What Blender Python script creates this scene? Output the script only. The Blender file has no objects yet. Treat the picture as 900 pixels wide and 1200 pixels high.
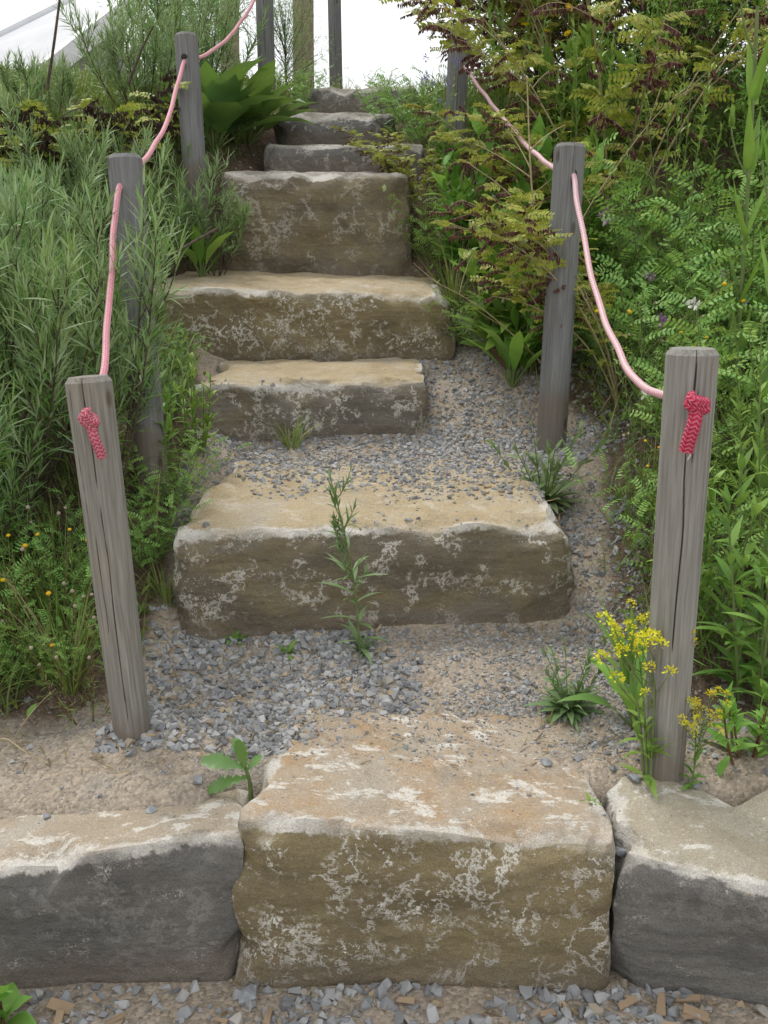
import bpy, math, random
import numpy as np
from mathutils import Vector, Matrix, noise
from mathutils.bvhtree import BVHTree

R = math.radians
rng = np.random.default_rng(7)
random.seed(7)
sc = bpy.context.scene
COL = sc.collection

# ------------------------------------------------------------------ camera
CAM_Z, PITCH, F = 1.45, R(15.8), 1150.0
cam_data = bpy.data.cameras.new('camera')
cam = bpy.data.objects.new('camera', cam_data)
COL.objects.link(cam)
cam.location = (0, 0, CAM_Z)
cam.rotation_euler = (math.pi / 2 - PITCH, 0, 0)
cam_data.sensor_fit = 'VERTICAL'
cam_data.sensor_height = 36.0
cam_data.lens = F / 1200 * 36.0
cam_data.clip_end = 1000
cam_data.clip_start = 0.02
sc.camera = cam
FW = Vector((0, math.cos(PITCH), -math.sin(PITCH)))
UP = Vector((0, math.sin(PITCH), math.cos(PITCH)))


def at(px, py, Y):
    d = Vector((1, 0, 0)) * ((px - 450) / F) + UP * ((600 - py) / F) + FW
    return Vector((0, 0, CAM_Z)) + d * (Y / d.y)


# ------------------------------------------------------------------ mesh helpers
class MB:
    """collects vertices and quads / triangles and links them as one mesh object"""

    def __init__(self):
        self.v, self.f, self.n, self.uv = [], [], 0, []

    def add(self, v, f, uv=None):
        v = np.asarray(v, dtype=np.float64).reshape(-1, 3)
        f = np.asarray(f, dtype=np.int64)
        if len(v) == 0 or len(f) == 0:
            return
        self.v.append(v)
        self.f.append(f + self.n)
        self.uv.append(uv)
        self.n += len(v)

    def mesh(self, name, mat, smooth=True):
        me = bpy.data.meshes.new(name)
        V = np.concatenate(self.v)
        loops = np.concatenate([f.reshape(-1) for f in self.f])
        sizes = np.concatenate([np.full(len(f), f.shape[1]) for f in self.f])
        starts = np.concatenate([[0], np.cumsum(sizes)[:-1]])
        me.vertices.add(len(V))
        me.vertices.foreach_set('co', V.astype(np.float32).ravel())
        me.loops.add(len(loops))
        me.loops.foreach_set('vertex_index', loops.astype(np.int32))
        me.polygons.add(len(sizes))
        me.polygons.foreach_set('loop_start', starts.astype(np.int32))
        me.polygons.foreach_set('use_smooth', np.full(len(sizes), smooth))
        me.update(calc_edges=True)
        if any(u is not None for u in self.uv):
            U = np.concatenate([u if u is not None else np.zeros((len(v), 2)) for u, v in zip(self.uv, self.v)])
            lay = me.uv_layers.new(name='UVMap')
            lay.data.foreach_set('uv', U[loops].astype(np.float32).ravel())
        me.materials.append(mat)
        return me

    def build(self, name, mat, parent=None, smooth=True):
        o = bpy.data.objects.new(name, self.mesh(name, mat, smooth))
        COL.objects.link(o)
        if parent is not None:
            o.parent = parent
        return o


def nrm(a):
    return a / np.maximum(np.linalg.norm(a, axis=-1, keepdims=True), 1e-9)


def leaves(mb, P, D, N, L, W, bend=0.3, prof=(0.15, 0.8, 1.0, 0.65, 0.04), fold=0.25, three=True, wave=0.0):
    """a batch of n leaves: base points, directions, upper-side normals, lengths, widths"""
    P = np.atleast_2d(np.asarray(P, float))
    n = len(P)
    if n == 0:
        return
    D = nrm(np.broadcast_to(np.asarray(D, float), (n, 3)))
    N = np.broadcast_to(np.asarray(N, float), (n, 3))
    S = np.cross(D, N)
    bad = np.linalg.norm(S, axis=1) < 1e-3
    if bad.any():
        S[bad] = np.cross(D[bad], [[0.3, 0.8, 0.2]])
    S = nrm(S)
    N = np.cross(S, D)
    L = np.broadcast_to(np.asarray(L, float), (n,))
    W = np.broadcast_to(np.asarray(W, float), (n,))
    b = np.broadcast_to(np.asarray(bend, float), (n,)).copy()
    b[np.abs(b) < 1e-3] = 1e-3
    prof = np.asarray(prof, float)
    m = len(prof)
    t = np.linspace(0, 1, m)
    bt = b[:, None] * t
    f = np.sin(bt) / b[:, None]
    g = (1 - np.cos(bt)) / b[:, None]
    C = P[:, None] + L[:, None, None] * (f[..., None] * D[:, None] - g[..., None] * N[:, None])
    NL = np.cos(bt)[..., None] * N[:, None] + np.sin(bt)[..., None] * D[:, None]
    hw = 0.5 * W[:, None] * prof
    if wave:
        wv = wave * rng.normal(size=(n, m, 2)) * hw[..., None]
    else:
        wv = np.zeros((n, m, 2))
    Lf = C - S[:, None] * hw[..., None] + NL * (hw * fold + wv[..., 0])[..., None]
    Rt = C + S[:, None] * hw[..., None] + NL * (hw * fold + wv[..., 1])[..., None]
    if three:
        V = np.stack([Lf, C, Rt], 2)
        k = 3
    else:
        V = np.stack([Lf, Rt], 2)
        k = 2
    base = (np.arange(n) * m * k)[:, None, None]
    i = (np.arange(m - 1) * k)[None, :, None]
    j = np.arange(k - 1)[None, None, :]
    a = base + i + j
    Fq = np.stack([a, a + 1, a + k + 1, a + k], -1).reshape(-1, 4)
    mb.add(V.reshape(-1, 3), Fq)


def tube(mb, pts, r, sides=5, uvscale=None, cap=False):
    pts = np.asarray([tuple(p) for p in pts], float)
    m = len(pts)
    r = np.broadcast_to(np.asarray(r, float), (m,))
    T = nrm(np.gradient(pts, axis=0))
    ref = np.array([1.0, 0, 0]) if abs(T[0][0]) < 0.8 else np.array([0, 1.0, 0])
    A = np.empty_like(pts)
    a = nrm(np.cross(T[0], ref)[None])[0]
    for i in range(m):
        a = a - T[i] * np.dot(a, T[i])
        a = a / max(np.linalg.norm(a), 1e-9)
        A[i] = a
    B = np.cross(T, A)
    k = sides + (1 if uvscale else 0)
    ang = np.arange(k) * 2 * np.pi / sides
    V = pts[:, None] + r[:, None, None] * (np.cos(ang)[None, :, None] * A[:, None] + np.sin(ang)[None, :, None] * B[:, None])
    uv = None
    if uvscale:
        d = np.concatenate([[0], np.cumsum(np.linalg.norm(np.diff(pts, axis=0), axis=1))])
        uv = np.stack([np.broadcast_to(np.arange(k) / sides, (m, k)), np.broadcast_to(d[:, None] * uvscale, (m, k))], -1).reshape(-1, 2)
    i = (np.arange(m - 1) * k)[:, None]
    if uvscale:
        j = np.arange(k - 1)[None]
        jn = j + 1
    else:
        j = np.arange(k)[None]
        jn = (j + 1) % k
    Fq = np.stack([i + j, i + jn, i + k + jn, i + k + j], -1).reshape(-1, 4)
    mb.add(V.reshape(-1, 3), Fq, uv)
    if cap:
        for e in (0, m - 1):
            ring = V[e][:sides]
            c = pts[e][None]
            vv = np.concatenate([ring, c])
            q = np.arange(sides)
            mb.add(vv, np.stack([q, (q + 1) % sides, np.full(sides, sides)], -1), None if uv is None else np.zeros((sides + 1, 2)))


def spline(ctrl, n=10):
    """Catmull-Rom through control points"""
    c = np.asarray([tuple(p) for p in ctrl], float)
    c = np.concatenate([[2 * c[0] - c[1]], c, [2 * c[-1] - c[-2]]])
    out = []
    for i in range(1, len(c) - 2):
        p0, p1, p2, p3 = c[i - 1:i + 3]
        for t in np.linspace(0, 1, n, endpoint=False):
            out.append(0.5 * (2 * p1 + (p2 - p0) * t + (2 * p0 - 5 * p1 + 4 * p2 - p3) * t * t + (3 * p1 - p0 - 3 * p2 + p3) * t ** 3))
    out.append(c[-2])
    return np.array(out)


def along(pts, t):
    """positions and tangents at fractions t of a polyline"""
    pts = np.asarray(pts)
    x = np.asarray(t) * (len(pts) - 1)
    i = np.clip(x.astype(int), 0, len(pts) - 2)
    u = (x - i)[:, None]
    return pts[i] * (1 - u) + pts[i + 1] * u, nrm(pts[i + 1] - pts[i])


def arc(base, az, lean0, lean1, length, n=7):
    """a stem that starts lean0 off vertical and ends lean1 off vertical"""
    p = np.array(base, float)
    out = [p.copy()]
    for i in range(n - 1):
        le = lean0 + (lean1 - lean0) * (i + 0.5) / (n - 1)
        p = p + length / (n - 1) * np.array([math.sin(le) * math.cos(az), math.sin(le) * math.sin(az), math.cos(le)])
        out.append(p.copy())
    return np.array(out)


def perp(T):
    ref = np.where(np.abs(T[:, 2:3]) < 0.9, [[0, 0, 1.0]], [[1.0, 0, 0]])
    A = nrm(np.cross(T, ref))
    return A, np.cross(T, A)


# ------------------------------------------------------------------ materials
def newmat(name):
    m = bpy.data.materials.new(name)
    m.use_nodes = True
    nt = m.node_tree
    nt.nodes.clear()
    out = nt.nodes.new('ShaderNodeOutputMaterial')
    return m, nt, out


class NT:
    def __init__(self, nt):
        self.nt = nt

    def n(self, t, **kw):
        nd = self.nt.nodes.new(t)
        for k, v in kw.items():
            setattr(nd, k, v)
        return nd

    def link(self, a, b):
        self.nt.links.new(a, b)

    def val(self, sock, v):
        if hasattr(v, 'is_output'):
            self.link(v, sock)
        elif isinstance(v, (tuple, list)) and len(v) == 3 and sock.type == 'RGBA':
            sock.default_value = (*v, 1)
        else:
            sock.default_value = v

    def math(self, op, a, b=0.0, c=0.0, clamp=False):
        nd = self.n('ShaderNodeMath', operation=op)
        nd.use_clamp = clamp
        for i, x in enumerate((a, b, c)):
            self.val(nd.inputs[i], x)
        return nd.outputs[0]

    def mix(self, f, a, b, blend='MIX'):
        nd = self.n('ShaderNodeMix', data_type='RGBA', blend_type=blend)
        self.val(nd.inputs[0], f)
        self.val(nd.inputs[6], a)
        self.val(nd.inputs[7], b)
        return nd.outputs[2]

    def noise(self, vec, scale, detail=4, rough=0.55, dist=0.0):
        nd = self.n('ShaderNodeTexNoise')
        if vec is not None:
            self.link(vec, nd.inputs['Vector'])
        nd.inputs['Scale'].default_value = scale
        nd.inputs['Detail'].default_value = detail
        nd.inputs['Roughness'].default_value = rough
        nd.inputs['Distortion'].default_value = dist
        return nd.outputs[0]

    def voro(self, vec, scale, feature='F1'):
        nd = self.n('ShaderNodeTexVoronoi', feature=feature)
        self.link(vec, nd.inputs['Vector'])
        nd.inputs['Scale'].default_value = scale
        return nd

    def ramp(self, f, stops, interp='LINEAR'):
        nd = self.n('ShaderNodeValToRGB')
        nd.color_ramp.interpolation = interp
        e = nd.color_ramp.elements
        while len(e) < len(stops):
            e.new(0.5)
        for el, (p, c) in zip(e, stops):
            el.position = p
            el.color = (*c, 1) if len(c) == 3 else c
        self.link(f, nd.inputs[0])
        return nd.outputs[0]

    def step(self, f, lo, hi):
        nd = self.n('ShaderNodeMapRange')
        nd.interpolation_type = 'SMOOTHSTEP'
        self.link(f, nd.inputs[0])
        nd.inputs[1].default_value = lo
        nd.inputs[2].default_value = hi
        return nd.outputs[0]

    def mapping(self, vec, scale=(1, 1, 1), loc=(0, 0, 0)):
        nd = self.n('ShaderNodeMapping')
        self.link(vec, nd.inputs[0])
        nd.inputs['Scale'].default_value = scale
        nd.inputs['Location'].default_value = loc
        return nd.outputs[0]

    def bump(self, h, strength=0.5, dist=0.01, normal=None):
        nd = self.n('ShaderNodeBump')
        nd.inputs['Strength'].default_value = strength
        nd.inputs['Distance'].default_value = dist
        self.link(h, nd.inputs['Height'])
        if normal is not None:
            self.link(normal, nd.inputs['Normal'])
        return nd.outputs[0]

    def principled(self, col, rough=0.8, normal=None, spec=0.3):
        nd = self.n('ShaderNodeBsdfPrincipled')
        self.val(nd.inputs['Base Color'], col)
        self.val(nd.inputs['Roughness'], rough)
        nd.inputs['Specular IOR Level'].default_value = spec
        if normal is not None:
            self.link(normal, nd.inputs['Normal'])
        return nd


def leaf_mat(name, cols, rough=0.5, trans=0.3, back=None, spec=0.22, vein=False):
    """leaf blades: colour varies leaf by leaf and plant by plant; thin, so some light passes through"""
    m, nt, out = newmat(name)
    g = NT(nt)
    geo = g.n('ShaderNodeNewGeometry')
    oi = g.n('ShaderNodeObjectInfo')
    k = len(cols)
    c = g.ramp(geo.outputs['Random Per Island'], [(i / max(k - 1, 1), cc) for i, cc in enumerate(cols)])
    tc = g.n('ShaderNodeTexCoord')
    ns = g.noise(tc.outputs['Object'], 9, 3)
    hsv = g.n('ShaderNodeHueSaturation')
    g.link(c, hsv.inputs['Color'])
    hv = g.math('MULTIPLY_ADD', oi.outputs['Random'], 0.03, 0.485)
    g.link(hv, hsv.inputs['Hue'])
    v = g.math('MULTIPLY_ADD', ns, 0.7, 0.62)
    g.link(v, hsv.inputs['Value'])
    col = hsv.outputs[0]
    if back:
        col = g.mix(geo.outputs['Backfacing'], col, g.mix(0.6, col, back))
    p = g.principled(col, rough, spec=spec)
    if trans > 0:
        tr = g.n('ShaderNodeBsdfTranslucent')
        g.link(g.mix(0.35, col, (0.35, 0.42, 0.04)) if trans > 0.15 else col, tr.inputs[0])
        mx = g.n('ShaderNodeMixShader')
        mx.inputs[0].default_value = trans
        g.link(p.outputs[0], mx.inputs[1])
        g.link(tr.outputs[0], mx.inputs[2])
        g.link(mx.outputs[0], out.inputs[0])
    else:
        g.link(p.outputs[0], out.inputs[0])
    return m


def plain_mat(name, c1, c2, rough=0.8, scale=30, spec=0.25):
    m, nt, out = newmat(name)
    g = NT(nt)
    tc = g.n('ShaderNodeTexCoord')
    ns = g.noise(tc.outputs['Object'], scale, 4)
    col = g.mix(g.step(ns, 0.35, 0.65), c1, c2)
    p = g.principled(col, rough, g.bump(ns, 0.3, 0.003), spec)
    g.link(p.outputs[0], out.inputs[0])
    return m


def stone_mat(name, fc, tops, white=(0.80, 0.77, 0.70), edge_w=1.0, fleck=1.0, seed=0.0, topw=0.4, strata=1.0, tsand=0.35, fs=1.0, crust=0.0, veins=0.8):
    """rough quarried stone: weathered darker faces, pale walked-on top, whitish chipped arris, lime flecks"""
    m, nt, out = newmat(name)
    g = NT(nt)
    tc = g.n('ShaderNodeTexCoord')
    P = g.mapping(tc.outputs['Object'], (1, 1, 1), (seed, seed * 1.7, seed * 0.6))
    PS = g.mapping(P, (1, 1, 1.7))
    PM = g.mapping(P, (1, 1, 1.25))
    at_top = g.n('ShaderNodeAttribute', attribute_name='top').outputs['Fac']
    at_edge = g.n('ShaderNodeAttribute', attribute_name='edge').outputs['Fac']
    nbig = g.noise(PS, 3.0, 5, 0.6, 0.6)
    nmid = g.noise(PM, 14, 6, 0.65, 0.2)
    nfine = g.noise(P, 90, 5, 0.7)
    ngrain = g.noise(P, 320, 3, 0.7)
    face = g.ramp(nbig, [(0.28, fc[0]), (0.45, fc[1]), (0.58, fc[2]), (0.74, fc[3])])
    face = g.mix(g.math('MULTIPLY', g.step(nmid, 0.45, 0.75), 0.5), face, fc[1], 'MIX')
    # rock strata in shallow bands
    band = g.noise(g.mapping(P, (0.7, 0.7, 16)), 3.2, 4, 0.6, 1.2)
    face = g.mix(g.math('MULTIPLY', g.step(band, 0.42, 0.66), 0.35 * strata), face, g.mix(1.0, face, (0.55, 0.54, 0.55), 'MULTIPLY'))
    # lime flecks gathered in clusters, and thin wandering crusts
    clus = g.step(g.noise(PS, 6.0 * fs, 4, 0.55, 0.3), 0.52 - crust, 0.64 - crust)
    fl = g.step(g.noise(P, 85 * fs, 5, 0.65, 0.5), 0.58, 0.625)
    fl2 = g.step(g.noise(g.mapping(P, (1, 1, 1), (3, 3, 3)), 24 * fs, 9, 0.76, 0.3), 0.575, 0.61)
    v2 = g.math('ABSOLUTE', g.math('SUBTRACT', g.noise(g.mapping(P, (1, 1, 1), (5, 2, 8)), 19 * fs, 7, 0.68, 0.2), 0.5))
    v2 = g.math('SUBTRACT', 1.0, g.step(v2, 0.007, 0.026))
    v2 = g.math('MULTIPLY', v2, g.step(g.noise(P, 45, 4, 0.6), 0.46, 0.54))
    fl2 = g.math('MAXIMUM', g.math('MULTIPLY', fl2, 0.55), v2)
    vn = g.math('ABSOLUTE', g.math('SUBTRACT', g.noise(P, 8.0 / fs, 8, 0.70, 0.25), 0.5))
    vein = g.math('SUBTRACT', 1.0, g.step(vn, 0.006, 0.026))
    vein = g.math('MULTIPLY', vein, g.step(g.noise(P, 8, 4, 0.6), 0.47, 0.55))
    flk = g.math('MAXIMUM', g.math('MULTIPLY', g.math('MAXIMUM', fl, fl2), clus), g.math('MULTIPLY', vein, veins))
    flk = g.math('MULTIPLY', flk, 0.95 * fleck, clamp=True)
    fcol = g.mix(flk, face, g.mix(nfine, white, (0.58, 0.55, 0.48)))
    # top
    ntop = g.noise(P, 5.5, 5, 0.6, 0.5)
    top = g.ramp(ntop, [(0.32, tops[0]), (0.5, tops[1]), (0.68, tops[2])])
    top = g.mix(g.math('MULTIPLY', g.step(nfine, 0.5, 0.7), 0.35), top, g.mix(1.0, top, (0.6, 0.58, 0.56), 'MULTIPLY'))
    PT = g.mapping(P, (0.9, 1.35, 1))
    tw = g.math('MAXIMUM', g.step(g.noise(PT, 12, 9, 0.76, 0.3), 0.54, 0.595), g.math('MULTIPLY', g.step(g.noise(P, 120, 5, 0.7), 0.61, 0.66), 0.8))
    top = g.mix(g.math('MULTIPLY', tw, topw, clamp=True), top, g.mix(nfine, white, (0.46, 0.44, 0.40)))
    grey = g.step(g.noise(g.mapping(P, (1, 1, 1), (7, 1, 2)), 7, 5, 0.6, 0.3), 0.6, 0.68)
    top = g.mix(g.math('MULTIPLY', grey, tsand), top, (0.25, 0.235, 0.215))
    tmask = g.step(g.math('ADD', at_top, g.math('MULTIPLY', g.math('SUBTRACT', nmid, 0.5), 0.5)), 0.38, 0.6)
    col = g.mix(tmask, fcol, top)
    em = g.math('MULTIPLY', at_edge, g.math('MULTIPLY_ADD', g.noise(P, 26, 6, 0.7, 0.3), 2.8, -0.45))
    em = g.math('MULTIPLY', g.step(em, 0.3, 0.55), g.math('MULTIPLY', edge_w, g.math('MULTIPLY_ADD', g.step(g.noise(P, 5.0, 3, 0.5), 0.42, 0.6), 0.75, 0.25)), clamp=True)
    col = g.mix(em, col, g.mix(nfine, (0.70, 0.67, 0.61), (0.42, 0.395, 0.35)))
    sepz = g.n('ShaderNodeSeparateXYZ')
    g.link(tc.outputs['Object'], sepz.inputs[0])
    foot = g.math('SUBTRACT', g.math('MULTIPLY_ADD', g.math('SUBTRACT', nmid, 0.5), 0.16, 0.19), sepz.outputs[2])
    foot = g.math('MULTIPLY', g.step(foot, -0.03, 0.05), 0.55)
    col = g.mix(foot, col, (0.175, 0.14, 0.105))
    col = g.mix(0.5, col, g.mix(1.0, col, g.ramp(ngrain, [(0.3, (0.40, 0.40, 0.40)), (0.7, (1.5, 1.5, 1.5))]), 'MULTIPLY'))
    h = g.math('ADD', g.math('MULTIPLY', nmid, 1.0), g.math('ADD', g.math('MULTIPLY', nfine, 0.5), g.math('MULTIPLY', ngrain, 0.18)))
    h = g.math('ADD', h, g.math('MULTIPLY', flk, 0.12))
    vor = g.voro(PM, 40).outputs['Distance']
    h = g.math('ADD', h, g.math('MULTIPLY', vor, 0.35))
    h = g.math('ADD', h, g.math('MULTIPLY', band, 0.12))
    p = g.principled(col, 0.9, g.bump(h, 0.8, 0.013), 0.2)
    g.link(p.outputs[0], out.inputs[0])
    return m


OLIVE = [(0.145, 0.119, 0.072), (0.205, 0.166, 0.096), (0.255, 0.206, 0.114), (0.180, 0.165, 0.140)]
BROWN = [(0.128, 0.109, 0.078), (0.176, 0.149, 0.108), (0.222, 0.180, 0.108), (0.165, 0.156, 0.141)]
GREY = [(0.105, 0.102, 0.097), (0.150, 0.144, 0.134), (0.190, 0.180, 0.160), (0.130, 0.127, 0.124)]
BUFF = [(0.36, 0.28, 0.17), (0.43, 0.35, 0.225), (0.42, 0.365, 0.28)]
SANDY = [(0.33, 0.272, 0.20), (0.38, 0.318, 0.24), (0.40, 0.36, 0.30)]
RUSTY = [(0.385, 0.26, 0.145), (0.385, 0.305, 0.22), (0.385, 0.34, 0.275)]
DULL = [(0.24, 0.215, 0.175), (0.29, 0.265, 0.225), (0.35, 0.33, 0.29)]


def wood_mat(name, c1, c2, c3, seed):
    m, nt, out = newmat(name)
    g = NT(nt)
    tc = g.n('ShaderNodeTexCoord')
    P = g.mapping(tc.outputs['Object'], (1, 1, 1), (seed, seed, seed))
    grain = g.noise(g.mapping(P, (1, 1, 0.035)), 170, 5, 0.6)
    streak = g.noise(g.mapping(P, (1, 1, 0.08)), 45, 4, 0.6)
    blot = g.noise(P, 7, 4, 0.6)
    col = g.ramp(grain, [(0.3, c1), (0.55, c2), (0.75, c3)])
    col = g.mix(g.math('MULTIPLY', g.step(streak, 0.5, 0.72), 0.45), col, g.mix(1.0, col, (0.58, 0.56, 0.53), 'MULTIPLY'))
    col = g.mix(g.math('MULTIPLY', g.step(blot, 0.48, 0.7), 0.4), col, g.mix(1.0, col, (1.08, 0.97, 0.83), 'MULTIPLY'))
    crk = g.n('ShaderNodeAttribute', attribute_name='crack').outputs['Fac']
    col = g.mix(g.math('MULTIPLY', g.step(crk, 0.25, 0.9), 0.9), col, (0.02, 0.018, 0.016))
    sepz = g.n('ShaderNodeSeparateXYZ')
    g.link(tc.outputs['Object'], sepz.inputs[0])
    dirt = g.math('SUBTRACT', g.math('MULTIPLY', blot, 0.16), sepz.outputs[2])
    col = g.mix(g.math('MULTIPLY', g.step(dirt, -0.03, 0.06), 0.6), col, (0.15, 0.115, 0.085))
    knotv = g.voro(g.mapping(P, (1, 1, 0.45)), 9).outputs['Distance']
    col = g.mix(g.math('SUBTRACT', 1.0, g.step(knotv, 0.05, 0.12)), col, g.mix(1.0, col, (0.55, 0.5, 0.45), 'MULTIPLY'))
    h = g.math('ADD', grain, g.math('MULTIPLY', streak, 0.8))
    p = g.principled(col, 0.85, g.bump(h, 0.45, 0.004), 0.2)
    g.link(p.outputs[0], out.inputs[0])
    return m


def rope_mat(name, red, white, run=False):
    """braided cord: diamond cells of coloured and white yarn; the long run is sun-faded with a pale stripe"""
    m, nt, out = newmat(name)
    g = NT(nt)
    uv = g.n('ShaderNodeUVMap')
    sep = g.n('ShaderNodeSeparateXYZ')
    g.link(uv.outputs[0], sep.inputs[0])
    u8 = g.math('MULTIPLY', sep.outputs[0], 8.0)
    v = sep.outputs[1]
    a = g.math('ADD', u8, v)
    b = g.math('SUBTRACT', u8, v)
    sa = g.math('SINE', g.math('MULTIPLY', a, math.pi))
    sb = g.math('SINE', g.math('MULTIPLY', b, math.pi))
    pr = g.math('MULTIPLY', sa, sb)
    if run:
        chk = g.step(pr, -0.12, 0.12)
    else:
        tri = g.math('ABSOLUTE', g.math('SUBTRACT', g.math('FRACT', g.math('MULTIPLY', sep.outputs[0], 5.0)), 0.5))
        pr = g.math('SINE', g.math('MULTIPLY', g.math('MULTIPLY_ADD', tri, 1.5, g.math('MULTIPLY', v, 1.35)), 2 * math.pi))
        chk = g.math('MULTIPLY', g.step(pr, 0.05, 0.6), g.step(tri, 0.05, 0.14))
    col = g.mix(g.math('MULTIPLY', chk, 1.0 if run else 0.65), red, white)
    if run:
        stripe = g.step(g.math('SINE', g.math('MULTIPLY', sep.outputs[0], math.pi * 6)), 0.0, 0.45)
        base_ = g.mix(0.45, red, white)
        col = g.mix(g.math('MULTIPLY', stripe, 0.9), g.mix(0.7, col, base_), g.mix(0.7, col, white))
    tc = g.n('ShaderNodeTexCoord')
    ns = g.noise(tc.outputs['Object'], 60, 4)
    col = g.mix(g.math('MULTIPLY', g.step(ns, 0.5, 0.7), 0.3), col, g.mix(1.0, col, (0.66, 0.58, 0.56), 'MULTIPLY'))
    p = g.principled(col, 0.65, g.bump(g.math('ABSOLUTE', pr) if run else pr, 0.8, 0.003), 0.3)
    g.link(p.outputs[0], out.inputs[0])
    return m


# ------------------------------------------------------------------ tags
def tag(o, label=None, cat=None, group=None, kind=None):
    if label:
        o['label'] = label
    if cat:
        o['category'] = cat
    if group:
        o['group'] = group
    if kind:
        o['kind'] = kind
    return o


def empty(name, loc=(0, 0, 0), rz=0.0):
    o = bpy.data.objects.new(name, None)
    COL.objects.link(o)
    o.empty_display_size = 0.1
    o.location = loc
    o.rotation_euler = (0, 0, rz)
    return o


def copy_tree(o, parent=None):
    c = o.copy()
    COL.objects.link(c)
    if parent is not None:
        c.parent = parent
    for ch in list(o.children):
        copy_tree(ch, c)
    return c


def kill_tree(o):
    for ch in list(o.children):
        kill_tree(ch)
    bpy.data.objects.remove(o)


# ------------------------------------------------------------------ world and sun
world = bpy.data.worlds.new('World')
sc.world = world
world.use_nodes = True
nt = world.node_tree
nt.nodes.clear()
g = NT(nt)
SUN_EL, SUN_AZ = R(58), R(-35)          # azimuth from +Y, negative = to the left
sky = g.n('ShaderNodeTexSky')
sky.sky_type = 'NISHITA'
sky.sun_disc = False
sky.sun_elevation = SUN_EL
sky.sun_rotation = SUN_AZ
sky.air_density = 1.0
sky.dust_density = 3.0
tc = g.n('ShaderNodeTexCoord')
cl = g.noise(g.mapping(tc.outputs['Generated'], (1, 1, 2.2)), 2.2, 5, 0.5)
cloud = g.ramp(cl, [(0.3, (0.80, 0.83, 0.87)), (0.6, (1.0, 1.0, 1.0))])
sc10 = g.n('ShaderNodeVectorMath', operation='SCALE')
g.link(cloud, sc10.inputs[0])
sc10.inputs['Scale'].default_value = 10.2
bgc = g.mix(0.88, sky.outputs[0], sc10.outputs[0])
bg = g.n('ShaderNodeBackground')
g.link(bgc, bg.inputs[0])
bg.inputs[1].default_value = 0.10
wo = g.n('ShaderNodeOutputWorld')
g.link(bg.outputs[0], wo.inputs[0])

sun_d = bpy.data.lights.new('sun', 'SUN')
sun_d.energy = 1.5
sun_d.angle = R(14)
sun_d.color = (1.0, 0.96, 0.9)
sun = bpy.data.objects.new('sun', sun_d)
COL.objects.link(sun)
dirv = Vector((math.sin(SUN_AZ) * math.cos(SUN_EL), math.cos(SUN_AZ) * math.cos(SUN_EL), math.sin(SUN_EL)))
sun.rotation_euler = dirv.to_track_quat('Z', 'Y').to_euler()
sun.location = dirv * 20
sc.view_settings.view_transform = 'Standard'
sc.view_settings.look = 'None'
sc.view_settings.exposure = 0.52
sc.view_settings.gamma = 1.0
sc.view_settings.use_curve_mapping = False

# ------------------------------------------------------------------ terrain
PY = np.array([-60, 1.80, 1.89, 1.96, 2.20, 2.57, 3.2, 3.5, 4.0, 4.7, 5.2, 5.75, 6.4, 7.0, 8.0, 60])
PZ = np.array([0.0, 0.0, 0.285, 0.312, 0.315, 0.36, 0.69, 0.735, 0.925, 1.235, 1.70, 1.88, 2.08, 2.28, 2.36, 2.45])
LE_Y = [1.6, 2.0, 2.2, 2.6, 3.0, 3.5, 4.0, 4.7, 5.2, 5.75, 6.4, 7.5]
LE_X = [-0.72, -0.72, -0.64, -0.60, -0.60, -0.62, -0.72, -0.82, -0.70, -0.65, -0.50, -0.45]
RE_X = [0.75, 0.66, 0.62, 0.60, 0.66, 0.72, 0.42, 0.16, 0.22, 0.12, 0.10, 0.2]


def terrain_z(x, y):
    x = np.asarray(x, float)
    y = np.asarray(y, float)
    back = np.where((y > 1.5) & (y < 2.1), 0.085 * np.clip((-0.32 - x) / 0.06, 0, 1), 0)
    z = np.interp(y + back, PY, PZ) + np.where((y > 1.7) & (y < 2.3), 0.14 * back, 0)
    le = np.interp(y, LE_Y, LE_X)
    re = np.interp(y, LE_Y, RE_X)
    act = np.clip((y - 2.1) / 0.7, 0, 1) * np.clip((9 - y) / 3, 0, 1)
    lo = np.clip((le - x + 0.12) / 0.3, 0, 1)
    ro = np.clip((x - re + 0.12) / 0.3, 0, 1)
    z = z + act * (0.14 * lo + 0.10 * ro)
    far = np.clip((np.abs(x) - 1.0), 0, 4)
    z = z + act * 0.05 * far
    return z


def axis(parts):
    out = []
    for a, b, st in parts:
        out += list(np.arange(a, b - 1e-6, st))
    out.append(parts[-1][1])
    return np.array(out)


gx = axis([(-120, -20, 20), (-20, -6, 2), (-6, -2, 0.2), (-2, -1, 0.05), (-1, 1.1, 0.02), (1.1, 2, 0.05), (2, 6, 0.2), (6, 20, 2), (20, 120, 20)])
gy = axis([(-120, -20, 20), (-20, 0, 2), (0, 1.0, 0.1), (1.0, 4.2, 0.02), (4.2, 8, 0.06), (8, 14, 0.4), (14, 40, 3), (40, 200, 20)])
X, Yg = np.meshgrid(gx, gy)
Z = terrain_z(X, Yg)
near = (np.abs(X) < 2.2) & (Yg > 0.8) & (Yg < 8)
amp = np.zeros_like(Z)
idx = np.argwhere(near)
for i, j in idx:
    p = Vector((X[i, j], Yg[i, j], 0.0))
    amp[i, j] = 0.022 * noise.fractal(p * 3.0, 1.0, 2.0, 3) + 0.0035 * noise.fractal(p * 23.0, 0.8, 2.0, 3)
Z = Z + amp * np.where(Yg < 1.75, 0.45, 1.0)
tv = np.stack([X, Yg, Z], -1).reshape(-1, 3)
ny_, nx_ = X.shape
ii = (np.arange(ny_ - 1) * nx_)[:, None]
jj = np.arange(nx_ - 1)[None]
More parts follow.
